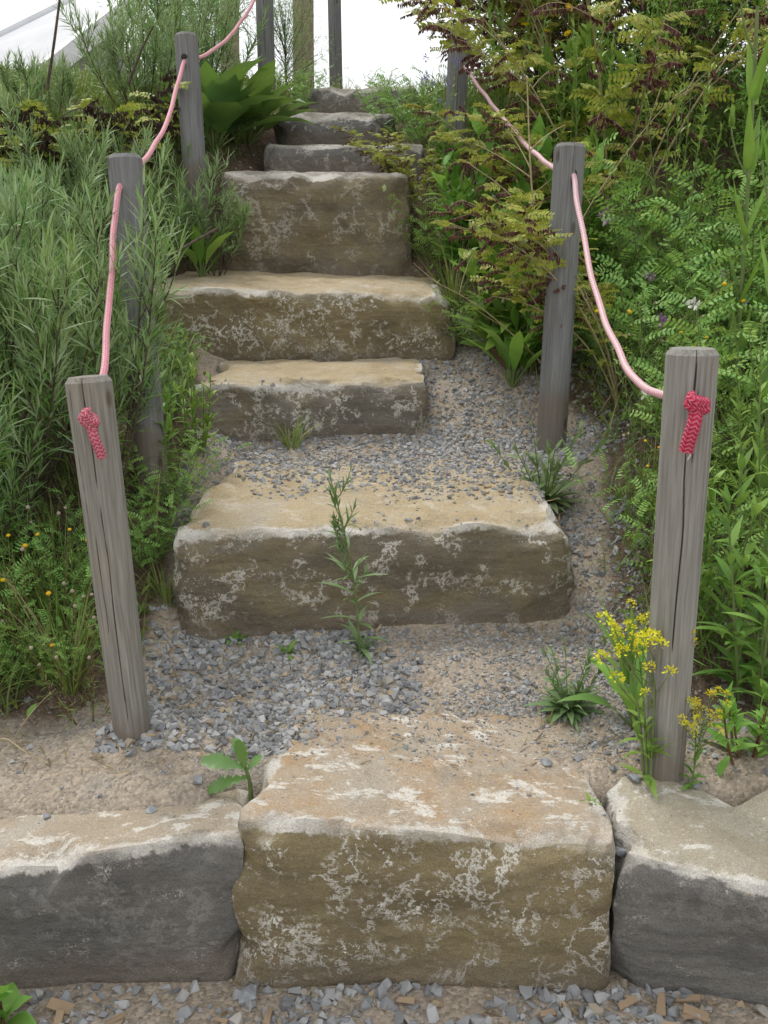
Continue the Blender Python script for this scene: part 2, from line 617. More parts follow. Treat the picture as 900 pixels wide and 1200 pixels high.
tf = np.stack([ii + jj, ii + jj + 1, ii + nx_ + jj + 1, ii + nx_ + jj], -1).reshape(-1, 4)

m_ground, nt, out = newmat('sand_and_soil')
g = NT(nt)
tc = g.n('ShaderNodeTexCoord')
P = tc.outputs['Object']
soil = g.n('ShaderNodeAttribute', attribute_name='soil').outputs['Fac']
n1 = g.noise(P, 4.5, 5, 0.6)
n2 = g.noise(P, 40, 5, 0.7)
n3 = g.noise(P, 260, 3, 0.7)
sandc = g.ramp(n1, [(0.3, (0.285, 0.236, 0.178)), (0.5, (0.335, 0.278, 0.212)), (0.7, (0.270, 0.242, 0.206))])
sandc = g.mix(g.math('MULTIPLY', g.step(n2, 0.48, 0.7), 0.5), sandc, (0.22, 0.175, 0.135))
soilc = g.ramp(n2, [(0.3, (0.075, 0.052, 0.036)), (0.55, (0.125, 0.09, 0.062)), (0.75, (0.19, 0.145, 0.105))])
sm = g.step(g.math('ADD', soil, g.math('MULTIPLY', g.math('SUBTRACT', n1, 0.5), 0.6)), 0.35, 0.65)
gcol = g.mix(sm, sandc, soilc)
vg = g.voro(P, 130)
grit = g.ramp(vg.outputs['Color'], [(0.0, (0.5, 0.5, 0.5)), (1.0, (1.55, 1.57, 1.62))])
gcol = g.mix(0.7, gcol, g.mix(1.0, gcol, grit, 'MULTIPLY'))
h = g.math('ADD', g.math('MULTIPLY', n2, 0.5), g.math('MULTIPLY', n3, 0.7))
h = g.math('SUBTRACT', h, g.math('MULTIPLY', vg.outputs['Distance'], 0.8))
p = g.principled(gcol, 0.95, g.bump(h, 0.7, 0.0055), 0.15)
g.link(p.outputs[0], out.inputs[0])

mb = MB()
mb.add(tv, tf)
ground = mb.build('ground', m_ground)
tag(ground, kind='structure')
yy, xx = tv[:, 1], tv[:, 0]
le = np.interp(yy, LE_Y, LE_X)
re = np.interp(yy, LE_Y, RE_X)
soilv = np.clip(np.maximum((le - xx) / 0.2, (xx - re) / 0.2) + 0.3, 0, 1) * np.clip((yy - 2.02) / 0.25, 0, 1)
soilv = np.maximum(soilv, np.clip((yy - 4.2) / 0.4, 0, 1))
soilv = np.maximum(soilv, np.clip((-2 - yy) / 6, 0, 0.4))
ground.data.attributes.new('soil', 'FLOAT', 'POINT').data.foreach_set('value', soilv.astype(np.float32))

bvh_v = [Vector(v) for v in tv]
bvh_f = [tuple(f) for f in tf]
n_ground_faces = len(bvh_f)

# ------------------------------------------------------------------ stone blocks


def stone_block(name, front, depth, back, mat, label, cell=0.013, rad=0.022, rough=1.0, bulge=(0, 0), chip=1.0, buried=0.12, group='stone steps up the slope', seed=0):
    """front: four corners TL TR BR BL as (px, py, Y); depth: how far back; back: (dx_left, dx_right, dz_left, dz_right)"""
    TL, TR, BR, BL = [np.array(at(*c)) for c in front]
    BL = BL - [0, 0, buried]
    BR = BR - [0, 0, buried]
    off = np.array([0, depth, 0])
    bTL, bTR = TL + off + [back[0], 0, back[2]], TR + off + [back[1], 0, back[3]]
    bBL, bBR = BL + off + [back[0], 0, 0], BR + off + [back[1], 0, 0]
    org = (TL + TR + BL + BR + bTL + bTR + bBL + bBR) / 8
    org[2] = min(BL[2], BR[2])
    c = {(0, 0, 1): TL, (1, 0, 1): TR, (1, 0, 0): BR, (0, 0, 0): BL, (0, 1, 1): bTL, (1, 1, 1): bTR, (1, 1, 0): bBR, (0, 1, 0): bBL}
    c = {k: v - org for k, v in c.items()}
    sx = np.linalg.norm(TR - TL)
    sz = 0.5 * (np.linalg.norm(TL - BL) + np.linalg.norm(TR - BR))
    sy = depth
    nx, ny, nz = max(8, int(sx / cell)), max(6, int(sy / cell)), max(6, int(sz / cell))
    S = np.array([sx, sy, sz]) / 2
    idm, pts, fcs = {}, [], []

    def vid(i, j, k):
        q = (i, j, k)
        if q not in idm:
            idm[q] = len(pts)
            pts.append(q)
        return idm[q]
    for i in range(nx):
        for k in range(nz):
            fcs.append((vid(i, 0, k), vid(i + 1, 0, k), vid(i + 1, 0, k + 1), vid(i, 0, k + 1)))
            fcs.append((vid(i + 1, ny, k), vid(i, ny, k), vid(i, ny, k + 1), vid(i + 1, ny, k + 1)))
        for j in range(ny):
            fcs.append((vid(i, j, nz), vid(i + 1, j, nz), vid(i + 1, j + 1, nz), vid(i, j + 1, nz)))
            fcs.append((vid(i, j + 1, 0), vid(i + 1, j + 1, 0), vid(i + 1, j, 0), vid(i, j, 0)))
    for j in range(ny):
        for k in range(nz):
            fcs.append((vid(0, j + 1, k), vid(0, j, k), vid(0, j, k + 1), vid(0, j + 1, k + 1)))
            fcs.append((vid(nx, j, k), vid(nx, j + 1, k), vid(nx, j + 1, k + 1), vid(nx, j, k + 1)))
    so = Vector((seed * 3.1, seed * 1.3, seed * 2.2))
    rg = np.random.default_rng(1000 + seed)
    cuts = []
    for _ in range(int(chip * (10 + 20 * (sx + sy)))):
        e = rg.integers(8)
        sgn = rg.choice([-1, 1], 2)
        if e < 4:      # long top arrises, front first
            c0 = np.array([rg.uniform(-1, 1) * S[0], (-1 if e < 3 else 1) * S[1], S[2]])
            n0 = np.array([rg.normal() * 0.35, -0.8 if e < 3 else 0.8, rg.uniform(0.35, 1.1)])
        elif e < 6:    # top arrises at the ends
            c0 = np.array([sgn[0] * S[0], rg.uniform(-1, 1) * S[1], S[2]])
            n0 = np.array([sgn[0] * 0.8, rg.normal() * 0.35, rg.uniform(0.35, 1.0)])
        else:          # upright front arrises
            c0 = np.array([sgn[0] * S[0], -S[1], rg.uniform(-1, 1) * S[2]])
            n0 = np.array([sgn[0] * rg.uniform(0.4, 1), -0.8, rg.normal() * 0.35])
        n0 /= np.linalg.norm(n0)
        ext_ = rg.uniform(0.04, 0.13)
        cuts.append((c0, n0, (0.45 if e >= 6 else 1.0) * min(0.26 * ext_, rg.uniform(0.003, 0.011) + 0.022 * (rg.random() < 0.28)), ext_))
    fset = [[(rg.normal() * 0.13, rg.normal() * 0.16, rg.normal() * 0.13, rg.normal() * 0.012) for _ in range(9)] for _ in range(3)]
    V = np.empty((len(pts), 3))
    top = np.empty(len(pts))
    edge = np.empty(len(pts))
    for q, (i, j, k) in enumerate(pts):
        q0 = (np.array([i / nx, j / ny, k / nz]) * 2 - 1) * S
        w = Vector(q0) + so
        r = rad * 0.36 * (1.0 + 0.9 * noise.noise(w * 7.0))
        r = max(0.003, min(r, rad * 2))
        inner = np.clip(q0, -S + r, S - r)
        d = q0 - inner
        d = d / max(np.linalg.norm(d), 1e-9)
        pl = inner + d * r
        # distances to the arrises
        ax = np.sort(S - np.abs(q0))
        de = ax[1]
        dtop = S[2] - q0[2]
        dfront = min(q0[1] + S[1], min(S[0] - q0[0], S[0] + q0[0]))
        on_top = d[2] > 0.6
        # quarried relief: long strata ledges on the faces, gentle undulation on top
        side = 1 - max(0.0, d[2]) ** 2
        fx = min(max(fa * q0[0] + fb * q0[2] + fc_ * q0[1] + fd for fa, fb, fc_, fd in fs_) for fs_ in fset)
        fx = max(-0.016, min(0.016, fx - 0.02))
        dis = (max(0.0, -d[1]) * fx * 0.9 if d[1] < -0.5 else 0.25 * side * fx) + (0.011 if d[1] < -0.5 or abs(d[0]) < 0.5 else 0.006) * noise.fractal(w * 3.2, 1.0, 2.0, 4)
        led = noise.fractal(Vector((w.x * 3, w.y * 3, w.z * 15)), 1.0, 2.0, 4)
        dis += side * (0.005 * led + 0.010 * noise.fractal(w * 9, 1.0, 2.0, 4) - 0.012 * max(0.0, abs(noise.noise(w * 5.5)) - 0.25))
        dis += (1 - side) * (0.0055 * noise.fractal(w * 11, 0.8, 2.0, 5))
        # broken arris
        ef = math.exp(-(de / 0.035) ** 2)
        ch = max(0.0, noise.fractal(w * 6.5 + Vector((9, 9, 9)), 1.0, 2.0, 3) - 0.02)
        dis -= chip * ef * ch * 0.022
        big = max(0.0, noise.noise(w * 3.1 + Vector((4, 2, 7))) - 0.18)
        dis -= chip * math.exp(-(de / 0.07) ** 2) * big * 0.025
        pl = pl + d * dis * rough
        for c0, n0, dp, ext in cuts:
            df = pl - c0
            if abs(df[0]) > 0.2 or abs(df[1]) > 0.2 or abs(df[2]) > 0.2:
                continue
            sd = float(df @ n0) + dp
            if sd > 0:
                q2 = float(df @ df) / (ext * ext)
                if q2 < 3:
                    pl = pl - n0 * sd * min(1.0, 2.6 * math.exp(-q2 * 1.3))
        u = (pl / S + 1) / 2
        a = np.zeros(3)
        for (ci, cj, ck), cv in c.items():
            a += cv * ((u[0] if ci else 1 - u[0]) * (u[1] if cj else 1 - u[1]) * (u[2] if ck else 1 - u[2]))
        hz = min(max(u[2], 0), 1)
        a[0] += 4 * hz * (1 - hz) * (bulge[1] * max(0, u[0] - 0.6) / 0.4 - bulge[0] * max(0, 0.4 - u[0]) / 0.4)
        V[q] = a
        top[q] = min(1, max(0, (d[2] - 0.25) / 0.6))
        if on_top:
            edge[q] = math.exp(-dfront / 0.030)
        else:
            edge[q] = math.exp(-dtop / 0.020) + 0.35 * math.exp(-max(0, min(S[0] - abs(q0[0]), 9)) / 0.02) * (1 if q0[1] < -S[1] * 0.9 else 0.6)
    m_ = MB()
    m_.add(V, np.array(fcs))
    o = m_.build(name, mat)
    o.location = org
    for nm, arr in (('top', top), ('edge', edge)):
        o.data.attributes.new(nm, 'FLOAT', 'POINT').data.foreach_set('value', arr.astype(np.float32))
    o.data.set_sharp_from_angle(angle=R(33))
    tag(o, label, 'stone block', group)
    b0 = len(bvh_v)
    bvh_v.extend(Vector(v + org) for v in V)
    bvh_f.extend(tuple(b0 + i for i in f) for f in fcs)
    return o


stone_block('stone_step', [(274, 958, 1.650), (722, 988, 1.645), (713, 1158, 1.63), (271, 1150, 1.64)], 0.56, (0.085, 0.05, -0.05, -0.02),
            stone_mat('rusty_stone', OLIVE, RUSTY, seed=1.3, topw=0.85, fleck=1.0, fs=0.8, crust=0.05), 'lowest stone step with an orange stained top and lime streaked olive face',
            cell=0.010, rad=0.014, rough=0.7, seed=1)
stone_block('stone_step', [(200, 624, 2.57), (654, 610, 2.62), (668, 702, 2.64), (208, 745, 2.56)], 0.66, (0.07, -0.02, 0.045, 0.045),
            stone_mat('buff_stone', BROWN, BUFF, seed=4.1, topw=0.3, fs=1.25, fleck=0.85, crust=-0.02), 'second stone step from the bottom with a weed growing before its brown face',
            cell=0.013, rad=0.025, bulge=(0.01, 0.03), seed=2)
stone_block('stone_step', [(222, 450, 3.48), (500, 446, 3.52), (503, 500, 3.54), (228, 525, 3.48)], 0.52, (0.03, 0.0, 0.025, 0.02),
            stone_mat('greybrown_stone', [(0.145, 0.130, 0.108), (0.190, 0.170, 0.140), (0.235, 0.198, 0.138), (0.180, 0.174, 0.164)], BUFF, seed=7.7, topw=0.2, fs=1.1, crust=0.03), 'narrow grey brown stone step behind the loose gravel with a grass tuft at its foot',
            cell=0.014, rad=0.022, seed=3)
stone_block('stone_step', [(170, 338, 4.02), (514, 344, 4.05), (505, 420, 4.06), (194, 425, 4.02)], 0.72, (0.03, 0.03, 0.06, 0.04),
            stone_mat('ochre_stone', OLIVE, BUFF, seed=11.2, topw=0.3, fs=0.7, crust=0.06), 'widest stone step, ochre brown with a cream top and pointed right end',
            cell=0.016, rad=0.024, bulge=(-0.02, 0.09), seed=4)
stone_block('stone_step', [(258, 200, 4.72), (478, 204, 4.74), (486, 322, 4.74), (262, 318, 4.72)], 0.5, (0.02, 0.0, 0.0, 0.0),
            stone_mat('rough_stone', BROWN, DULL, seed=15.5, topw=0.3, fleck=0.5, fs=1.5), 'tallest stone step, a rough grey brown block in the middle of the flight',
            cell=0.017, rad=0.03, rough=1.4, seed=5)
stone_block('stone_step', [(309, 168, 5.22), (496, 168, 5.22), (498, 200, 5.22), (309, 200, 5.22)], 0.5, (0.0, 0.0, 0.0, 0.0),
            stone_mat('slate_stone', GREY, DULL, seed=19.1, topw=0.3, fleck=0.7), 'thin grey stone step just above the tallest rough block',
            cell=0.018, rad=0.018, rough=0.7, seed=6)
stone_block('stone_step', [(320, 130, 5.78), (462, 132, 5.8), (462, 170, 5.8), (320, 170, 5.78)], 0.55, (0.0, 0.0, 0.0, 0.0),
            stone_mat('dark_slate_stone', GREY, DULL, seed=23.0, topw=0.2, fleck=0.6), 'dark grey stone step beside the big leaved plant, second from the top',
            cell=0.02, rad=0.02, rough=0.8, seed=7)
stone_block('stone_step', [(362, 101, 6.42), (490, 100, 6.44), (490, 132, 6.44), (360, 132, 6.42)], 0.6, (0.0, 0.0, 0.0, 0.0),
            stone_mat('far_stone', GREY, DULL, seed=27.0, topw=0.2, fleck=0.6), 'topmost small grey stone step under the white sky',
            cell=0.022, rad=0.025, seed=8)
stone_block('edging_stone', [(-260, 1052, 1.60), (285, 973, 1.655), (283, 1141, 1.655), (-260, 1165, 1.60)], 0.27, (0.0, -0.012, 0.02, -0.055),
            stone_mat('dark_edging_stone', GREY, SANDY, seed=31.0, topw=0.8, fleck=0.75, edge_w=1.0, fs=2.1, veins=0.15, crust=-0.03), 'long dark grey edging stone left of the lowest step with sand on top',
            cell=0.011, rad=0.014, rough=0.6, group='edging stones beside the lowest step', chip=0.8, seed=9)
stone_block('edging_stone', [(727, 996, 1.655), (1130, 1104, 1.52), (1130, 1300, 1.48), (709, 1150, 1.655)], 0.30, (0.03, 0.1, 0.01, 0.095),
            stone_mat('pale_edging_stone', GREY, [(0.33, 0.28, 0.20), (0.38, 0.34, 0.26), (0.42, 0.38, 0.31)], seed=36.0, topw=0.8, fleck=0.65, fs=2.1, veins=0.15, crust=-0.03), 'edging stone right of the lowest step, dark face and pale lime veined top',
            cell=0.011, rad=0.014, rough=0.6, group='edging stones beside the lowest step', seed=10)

BVH = BVHTree.FromPolygons(bvh_v, bvh_f)


def drop(x, y):
    """(z, normal, is_ground) of the topmost ground or stone surface at x, y"""
    h = BVH.ray_cast(Vector((x, y, 6.0)), Vector((0, 0, -1)))
    if h[0] is None:
        return float(terrain_z(x, y)), Vector((0, 0, 1)), True
    n = h[1]
    if n.z < 0:
        n = -n
    return h[0].z, n, h[2] < n_ground_faces


# ------------------------------------------------------------------ gravel
m_gravel, nt, out = newmat('crushed_stone')
g = NT(nt)
geo = g.n('ShaderNodeNewGeometry')
tc = g.n('ShaderNodeTexCoord')
c = g.ramp(geo.outputs['Random Per Island'], [(0.0, (0.15, 0.153, 0.158)), (0.3, (0.225, 0.23, 0.235)), (0.6, (0.295, 0.30, 0.302)), (0.85, (0.40, 0.40, 0.395)), (0.93, (0.30, 0.26, 0.20)), (1.0, (0.36, 0.27, 0.17))])
ns = g.noise(tc.outputs['Object'], 120, 4, 0.65)
c = g.mix(g.math('MULTIPLY', g.step(ns, 0.45, 0.7), 0.45), c, g.mix(0.5, c, (0.32, 0.27, 0.21)))
p = g.principled(c, 0.85, g.bump(ns, 0.4, 0.003), 0.25)
g.link(p.outputs[0], out.inputs[0])


def hull_template(seed, npts=11):
    import bmesh
    rg = np.random.default_rng(seed)
    bm = bmesh.new()
    for _ in range(npts):
        q = rg.normal(size=3)
        q = q / np.linalg.norm(q) * (0.8 + 0.3 * rg.random())
        q = q * [1.0, 0.72 + 0.2 * rg.random(), 0.5 + 0.2 * rg.random()]
        bm.verts.new(q * 0.5)
    bmesh.ops.convex_hull(bm, input=bm.verts)
    loose = [v for v in bm.verts if not v.link_faces]
    bmesh.ops.delete(bm, geom=loose, context='VERTS')
    bm.verts.index_update()
    bmesh.ops.triangulate(bm, faces=bm.faces[:])
    V = np.array([v.co[:] for v in bm.verts])
    Ft = np.array([[v.index for v in f.verts] for f in bm.faces])
    bm.free()
    return V, Ft


HULLS = [hull_template(s, 9 + s % 5) for s in range(24)]


def rotm(ax, ay, az):
    return np.array(Matrix.Rotation(az, 3, 'Z') @ Matrix.Rotation(ay, 3, 'Y') @ Matrix.Rotation(ax, 3, 'X'))


mbg = MB()


def add_stone(x, y, s, sink=0.36):
    z, n, isg = drop(x, y)
    V, Ft = HULLS[rng.integers(len(HULLS))]
    q = Vector((0, 0, 1)).rotation_difference(n).to_matrix()
    M = np.array(q) @ rotm(rng.normal() * 0.35, rng.normal() * 0.35, rng.random() * 6.28)
    sc_ = s * np.array([1, 1, 0.8 + 0.5 * rng.random()])
    W = (V * sc_) @ M.T
    W = W + [x, y, z + s * (0.5 - sink) * 0.55]
    mbg.add(W, Ft)


def gravel_region(n, x0, x1, y0, y1, smin, smax, dens, on_block=0.0, power=2.2):
    for _ in range(n):
        x, y = rng.uniform(x0, x1), rng.uniform(y0, y1)
        z, nn, isg = drop(x, y)
        if nn.z < 0.55:
            continue
        le, re = np.interp(y, LE_Y, LE_X), np.interp(y, LE_Y, RE_X)
        pr = dens(x, y, le, re) if isg else on_block * max(0, 0.2 + noise.noise(Vector((x * 4, y * 4, 3))))
        if rng.random() > pr:
            continue
        s = smin + (smax - smin) * rng.random() ** power
        add_stone(x, y, s)


def clump(x, y, f, z=0.0):
    return 0.5 + 0.9 * noise.fractal(Vector((x * f, y * f, z)), 1.0, 2.0, 3)


# at the foot of the edging
gravel_region(7500, -1.1, 1.2, 1.2, 1.66, 0.006, 0.046, lambda x, y, l, r: min(1, max(0.10, clump(x, y, 3.5, 1) * 1.7 - 0.1)) * (1.0 if x < 0.3 else 0.75), power=1.7)
# between the first two steps: coarse on the left, fine on the right
gravel_region(8500, -0.66, 0.1, 1.98, 2.66, 0.005, 0.037, lambda x, y, l, r: (1.0 if x > l + 0.02 else 0.25) * min(1, max(0.1, clump(x, y, 5, 2) * 1.2 + 0.25)) * (1.0 if x < -0.1 else 0.7), on_block=0.10)
gravel_region(17000, -0.3, 0.75, 2.0, 2.75, 0.0035, 0.018, lambda x, y, l, r: min(1, max(0.12, clump(x, y, 5, 5) * 1.3)), on_block=0.07, power=2.0)
gravel_region(6000, 0.3, 0.9, 1.85, 3.1, 0.005, 0.028, lambda x, y, l, r: 0.75 * clump(x, y, 4, 8), power=2.6)
# behind the second step up to the third
gravel_region(8500, -0.66, 0.62, 2.85, 3.56, 0.007, 0.030, lambda x, y, l, r: min(1, 0.5 + clump(x, y, 4, 3)), on_block=0.5 if False else 0.25)
# gravel that has crept over the back of the second step
for _ in range(4200):
    x, y = rng.uniform(-0.45, 0.5), rng.uniform(2.78, 3.3)
    if rng.random() < np.clip((y - 2.80 - 0.07 * noise.noise(Vector((x * 5, 1, 1))) + (0.08 if x > 0 else -0.05)) / 0.38, 0.0, 1) ** 1.1:
        add_stone(x, y, 0.006 + 0.022 * rng.random() ** 2)
for _ in range(6500):
    x, y = rng.uniform(-0.28, 0.5), rng.uniform(1.72, 2.3)
    if rng.random() < np.clip((y - 1.90 - 0.16 * noise.noise(Vector((x * 4, y * 3, 1)))) / 0.34, 0.02, 0.9):
        add_stone(x, y, 0.003 + 0.011 * rng.random() ** 2.5)
gravel_region(6000, -0.6, 0.8, 1.85, 2.7, 0.003, 0.010, lambda x, y, l, r: 0.75, on_block=0.0)
gravel_region(3800, -1.1, -0.25, 1.74, 2.35, 0.0022, 0.007, lambda x, y, l, r: 0.8, on_block=0.5)
gravel_region(2500, 0.35, 1.1, 1.78, 2.4, 0.0022, 0.008, lambda x, y, l, r: 0.8, on_block=0.3)
# slope to the right of steps three and four
gravel_region(9500, 0.05, 0.95, 3.2, 4.3, 0.007, 0.032, lambda x, y, l, r: min(1, 0.35 + clump(x, y, 3, 4)) if x < r + 0.06 else 0.3)
gravel_region(2600, 0.5, 1.3, 2.5, 3.5, 0.006, 0.036, lambda x, y, l, r: 0.9 * clump(x, y, 3, 4))
# sand strip behind the left edging stone and the banks
gravel_region(700, -1.1, -0.25, 1.7, 2.3, 0.004, 0.024, lambda x, y, l, r: 0.35 * clump(x, y, 4, 6) + (0.5 if x > -0.45 and y > 1.95 else 0), on_block=0.25, power=3)
gravel_region(900, -1.4, -0.55, 2.2, 3.4, 0.006, 0.026, lambda x, y, l, r: 0.4 * clump(x, y, 4, 7))
gravel_region(900, 0.9, 2.0, 3.5, 4.8, 0.01, 0.05, lambda x, y, l, r: 0.6 * clump(x, y, 4, 7))
gravel_region(1500, -0.85, 0.3, 4.5, 6.6, 0.008, 0.03, lambda x, y, l, r: 0.5)
gravel = mbg.build('gravel', m_gravel, smooth=False)
tag(gravel, 'crushed blue grey gravel lying on the sandy path and below the edging stones', 'gravel', kind='stuff')

# single stones one can pick out
m_single = plain_mat('blue_grey_stone', (0.20, 0.21, 0.225), (0.30, 0.31, 0.315), 0.8, 40)
m_tan_st = plain_mat('tan_stone', (0.30, 0.23, 0.15), (0.40, 0.32, 0.22), 0.85, 40)


def loose_stone(px, py, Y, s, label, seed, mat=None, flat=1.0, group=None):
    p0 = at(px, py, Y)
    z, n, isg = drop(p0.x, p0.y)
    V, Ft = hull_template(100 + seed, 16)
    m_ = MB()
    m_.add(V * [s, s, s * flat], Ft)
    o = m_.build('loose_stone', mat or m_single, smooth=False)
    o.location = (p0.x, p0.y, z + s * 0.17 * flat)
    o.rotation_euler = (0.1, 0.1, seed * 1.7)
    tag(o, label, 'stone', group)


loose_stone(131, 874, 2.00, 0.034, 'flat blue grey stone lying left of the left knotted post', 1, flat=0.7)
loose_stone(153, 883, 1.97, 0.034, 'pale angular stone touching the foot of the left knotted post', 2)
loose_stone(178, 966, 1.79, 0.03, 'grey stone lying on the front edge of the left sandy edging stone', 3, flat=0.6)
loose_stone(55, 968, 1.79, 0.022, 'small grey stone alone on the sand of the left edging stone', 4)
loose_stone(741, 903, 1.90, 0.046, 'blue grey stone in the joint left of the right edging stone', 5, flat=0.8)
loose_stone(815, 907, 1.90, 0.036, 'blue grey stone lying right of the foot of the knotted right post', 6, flat=0.7)
loose_stone(640, 892, 1.95, 0.030, 'dark grey stone lying on the orange top of the lowest step', 7)
loose_stone(232, 925, 1.86, 0.036, 'grey stone beside the toothed leaf weed at the joint', 8)
loose_stone(727, 972, 1.72, 0.034, 'upright grey stone wedged in the joint beside the right edging stone', 9)
loose_stone(290, 1163, 1.60, 0.052, 'big pale grey stone below the joint left of the lowest step', 10)
loose_stone(572, 563, 2.93, 0.03, 'small orange tan stone beside the dandelion like rosette', 11, m_tan_st)

# wood chips on the gravel below the edging
m_chip = plain_mat('bark_chip', (0.26, 0.18, 0.11), (0.36, 0.27, 0.18), 0.9, 60)
cm = []
for s in range(5):
    rg = np.random.default_rng(s)
    a, b, h = 0.5, 0.13 + 0.1 * rg.random(), 0.05
    top = np.array([[-a, -b * rg.uniform(0.6, 1), h], [a * 0.8, -b, h], [a, b * rg.uniform(0.2, 1), h], [-a * 0.9, b, h]])
    bot = top - [0, 0, 2 * h]
    m_ = MB()
    m_.add(np.concatenate([bot, top]), np.array([[4, 5, 6, 7], [3, 2, 1, 0], [0, 1, 5, 4], [1, 2, 6, 5], [2, 3, 7, 6], [3, 0, 4, 7]]))
    cm.append(m_.mesh('wood_chip', m_chip, False))
for k in range(46):
    x, y = rng.uniform(-0.72, 0.72), rng.uniform(1.38, 1.6)
    z, n, isg = drop(x, y)
    o = bpy.data.objects.new('wood_chip', cm[k % 5])
    COL.objects.link(o)
    s = rng.uniform(0.025, 0.055)
    o.scale = (s, s, s)
    o.location = (x, y, z + 0.012)
    o.rotation_euler = (rng.normal() * 0.3, rng.normal() * 0.3, rng.random() * 6.28)
    tag(o, 'tan wood chip lying on the gravel below the edging stones', 'wood chip', 'wood chips on the gravel')

# ------------------------------------------------------------------ posts and ropes
m_post = [wood_mat('weathered_wood', (0.15, 0.143, 0.125), (0.232, 0.222, 0.196), (0.305, 0.295, 0.262), 1.0),
          wood_mat('silver_grey_wood', (0.165, 0.160, 0.145), (0.255, 0.247, 0.223), (0.335, 0.326, 0.298), 5.0),
          wood_mat('dark_grey_wood', (0.125, 0.125, 0.126), (0.185, 0.185, 0.186), (0.25, 0.25, 0.248), 9.0),
          wood_mat('yellowish_wood', (0.20, 0.17, 0.11), (0.28, 0.24, 0.16), (0.35, 0.31, 0.22), 13.0)]
m_hole = plain_mat('hole_shadow_wood', (0.03, 0.025, 0.02), (0.05, 0.04, 0.03), 0.95)  # near-black colour stands in for the shade inside the rope holes


def post(base, topp, d0, d1, mat, label, cracks, chamfer=0.012, bury=0.2, group='rope posts beside the steps', cat='post', name='wooden_post', seed=0):
    base, topp = Vector(base), Vector(topp)
    ax = topp - base
    hgt = ax.length
    nS, nR = 180, int((hgt + bury) / 0.02)
    zs = list(np.linspace(-bury, hgt - chamfer, nR)) + [hgt - chamfer * 0.5, hgt]
    rings = []
    crk = []
    so = Vector((seed * 5.1, seed, 0))
    zs.insert(len(zs) - 2, zs[-3])
    for z in zs:
        t = min(1, max(0, z / hgt))
        r0 = (d0 * (1 - t) + d1 * t) / 2
        if z > hgt - chamfer:
            r0 -= (z - (hgt - chamfer)) * 0.75
        ring = []
        for s in range(nS):
            a = 2 * math.pi * s / nS
            w = Vector((math.cos(a), math.sin(a), z * 1.2)) + so
            r = r0 * (1 + 0.02 * noise.noise(w * 1.3)) + 0.0006 * noise.noise(Vector((math.cos(a) * 14, math.sin(a) * 14, z * 3)) + so)
            ck = 0.0
            for (ca, z0, z1, wd, wob) in cracks:
                if z0 * hgt <= z <= z1 * hgt:
                    cc = ca + wob * noise.noise(Vector((z * 6, ca * 7, seed)))
                    dd = abs((a - cc + math.pi) % (2 * math.pi) - math.pi) * r0
                    edge_t = min(1, min(z - z0 * hgt, z1 * hgt - z) / 0.05 + 0.25)
                    k = max(0, 1 - dd / (wd * edge_t))
                    ck = max(ck, k)
            ring.append((r * math.cos(a), r * math.sin(a), z))
            rr = r - 0.0035 * ck
            ring[-1] = (rr * math.cos(a), rr * math.sin(a), z)
            crk.append(min(1, ck * 1.6))
        rings.append(ring)
    V = np.array(rings).reshape(-1, 3)
    m = len(rings)
    i = (np.array([q_ for q_ in range(m - 1) if q_ != m - 4]) * nS)[:, None]
    j = np.arange(nS)[None]
    jn = (j + 1) % nS
    Fq = np.stack([i + j, i + jn, i + nS + jn, i + nS + j], -1).reshape(-1, 4)
    mb_ = MB()
    mb_.add(V, Fq)
    # end grain cap in two rings
    rim = V[-nS:]
    mid = rim * [0.5, 0.5, 1] + [0, 0, 0.0015]
    cc = np.array([[0, 0, hgt + 0.002]])
    q = np.arange(nS)
    mb_.add(np.concatenate([rim, mid]), np.stack([q, (q + 1) % nS, nS + (q + 1) % nS, nS + q], -1))
    mb_.add(np.concatenate([mid, cc]), np.stack([q, (q + 1) % nS, np.full(nS, nS)], -1))
    o = mb_.build(name, mat)
    crk = np.concatenate([crk, np.zeros(len(o.data.vertices) - len(crk))])
    o.data.attributes.new('crack', 'FLOAT', 'POINT').data.foreach_set('value', crk.astype(np.float32))
    o.data.attributes['crack']
    o.location = base
    o.rotation_mode = 'QUATERNION'
    o.rotation_quaternion = Vector((0, 0, 1)).rotation_difference(ax.normalized())
    tag(o, label, cat, group)
    return o


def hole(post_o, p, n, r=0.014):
    """dark disc painted as the shade inside a drilled hole, a part of its post"""
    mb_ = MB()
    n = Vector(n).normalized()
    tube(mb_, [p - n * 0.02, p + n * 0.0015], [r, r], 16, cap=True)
    h = mb_.build('rope_hole_shade', m_hole)
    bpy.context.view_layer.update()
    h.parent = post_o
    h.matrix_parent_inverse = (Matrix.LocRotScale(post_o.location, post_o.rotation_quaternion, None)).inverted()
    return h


CAMSIDE = -math.pi / 2                       # angle of the side that faces the path's foot
pl1 = post(at(157, 872, 2.06), at(103, 441, 2.12), 0.083, 0.100, m_post[0], 'left front wooden post, leaning outwards, with a pink knot on it',
           [(CAMSIDE + 0.12, 0.1, 0.7, 0.0017, 0.15), (CAMSIDE + 0.05, 0.7, 1.0, 0.0019, 0.08), (CAMSIDE - 0.65, 0.55, 1.0, 0.0018, 0.1), (CAMSIDE - 0.3, 0.3, 0.62, 0.0014, 0.1)], seed=1)
pr1 = post(at(776, 893, 1.94), at(812, 408, 1.97), 0.094, 0.103, m_post[1], 'right front wooden post with a long split and a red knot on it',
           [(CAMSIDE - 0.2, 0.30, 0.80, 0.0028, 0.16), (CAMSIDE - 0.12, 0.86, 1.0, 0.0032, 0.12), (CAMSIDE + 0.02, 0.74, 0.91, 0.0024, 0.2), (CAMSIDE + 0.55, 0.85, 0.97, 0.0013, 0.1)], seed=2)
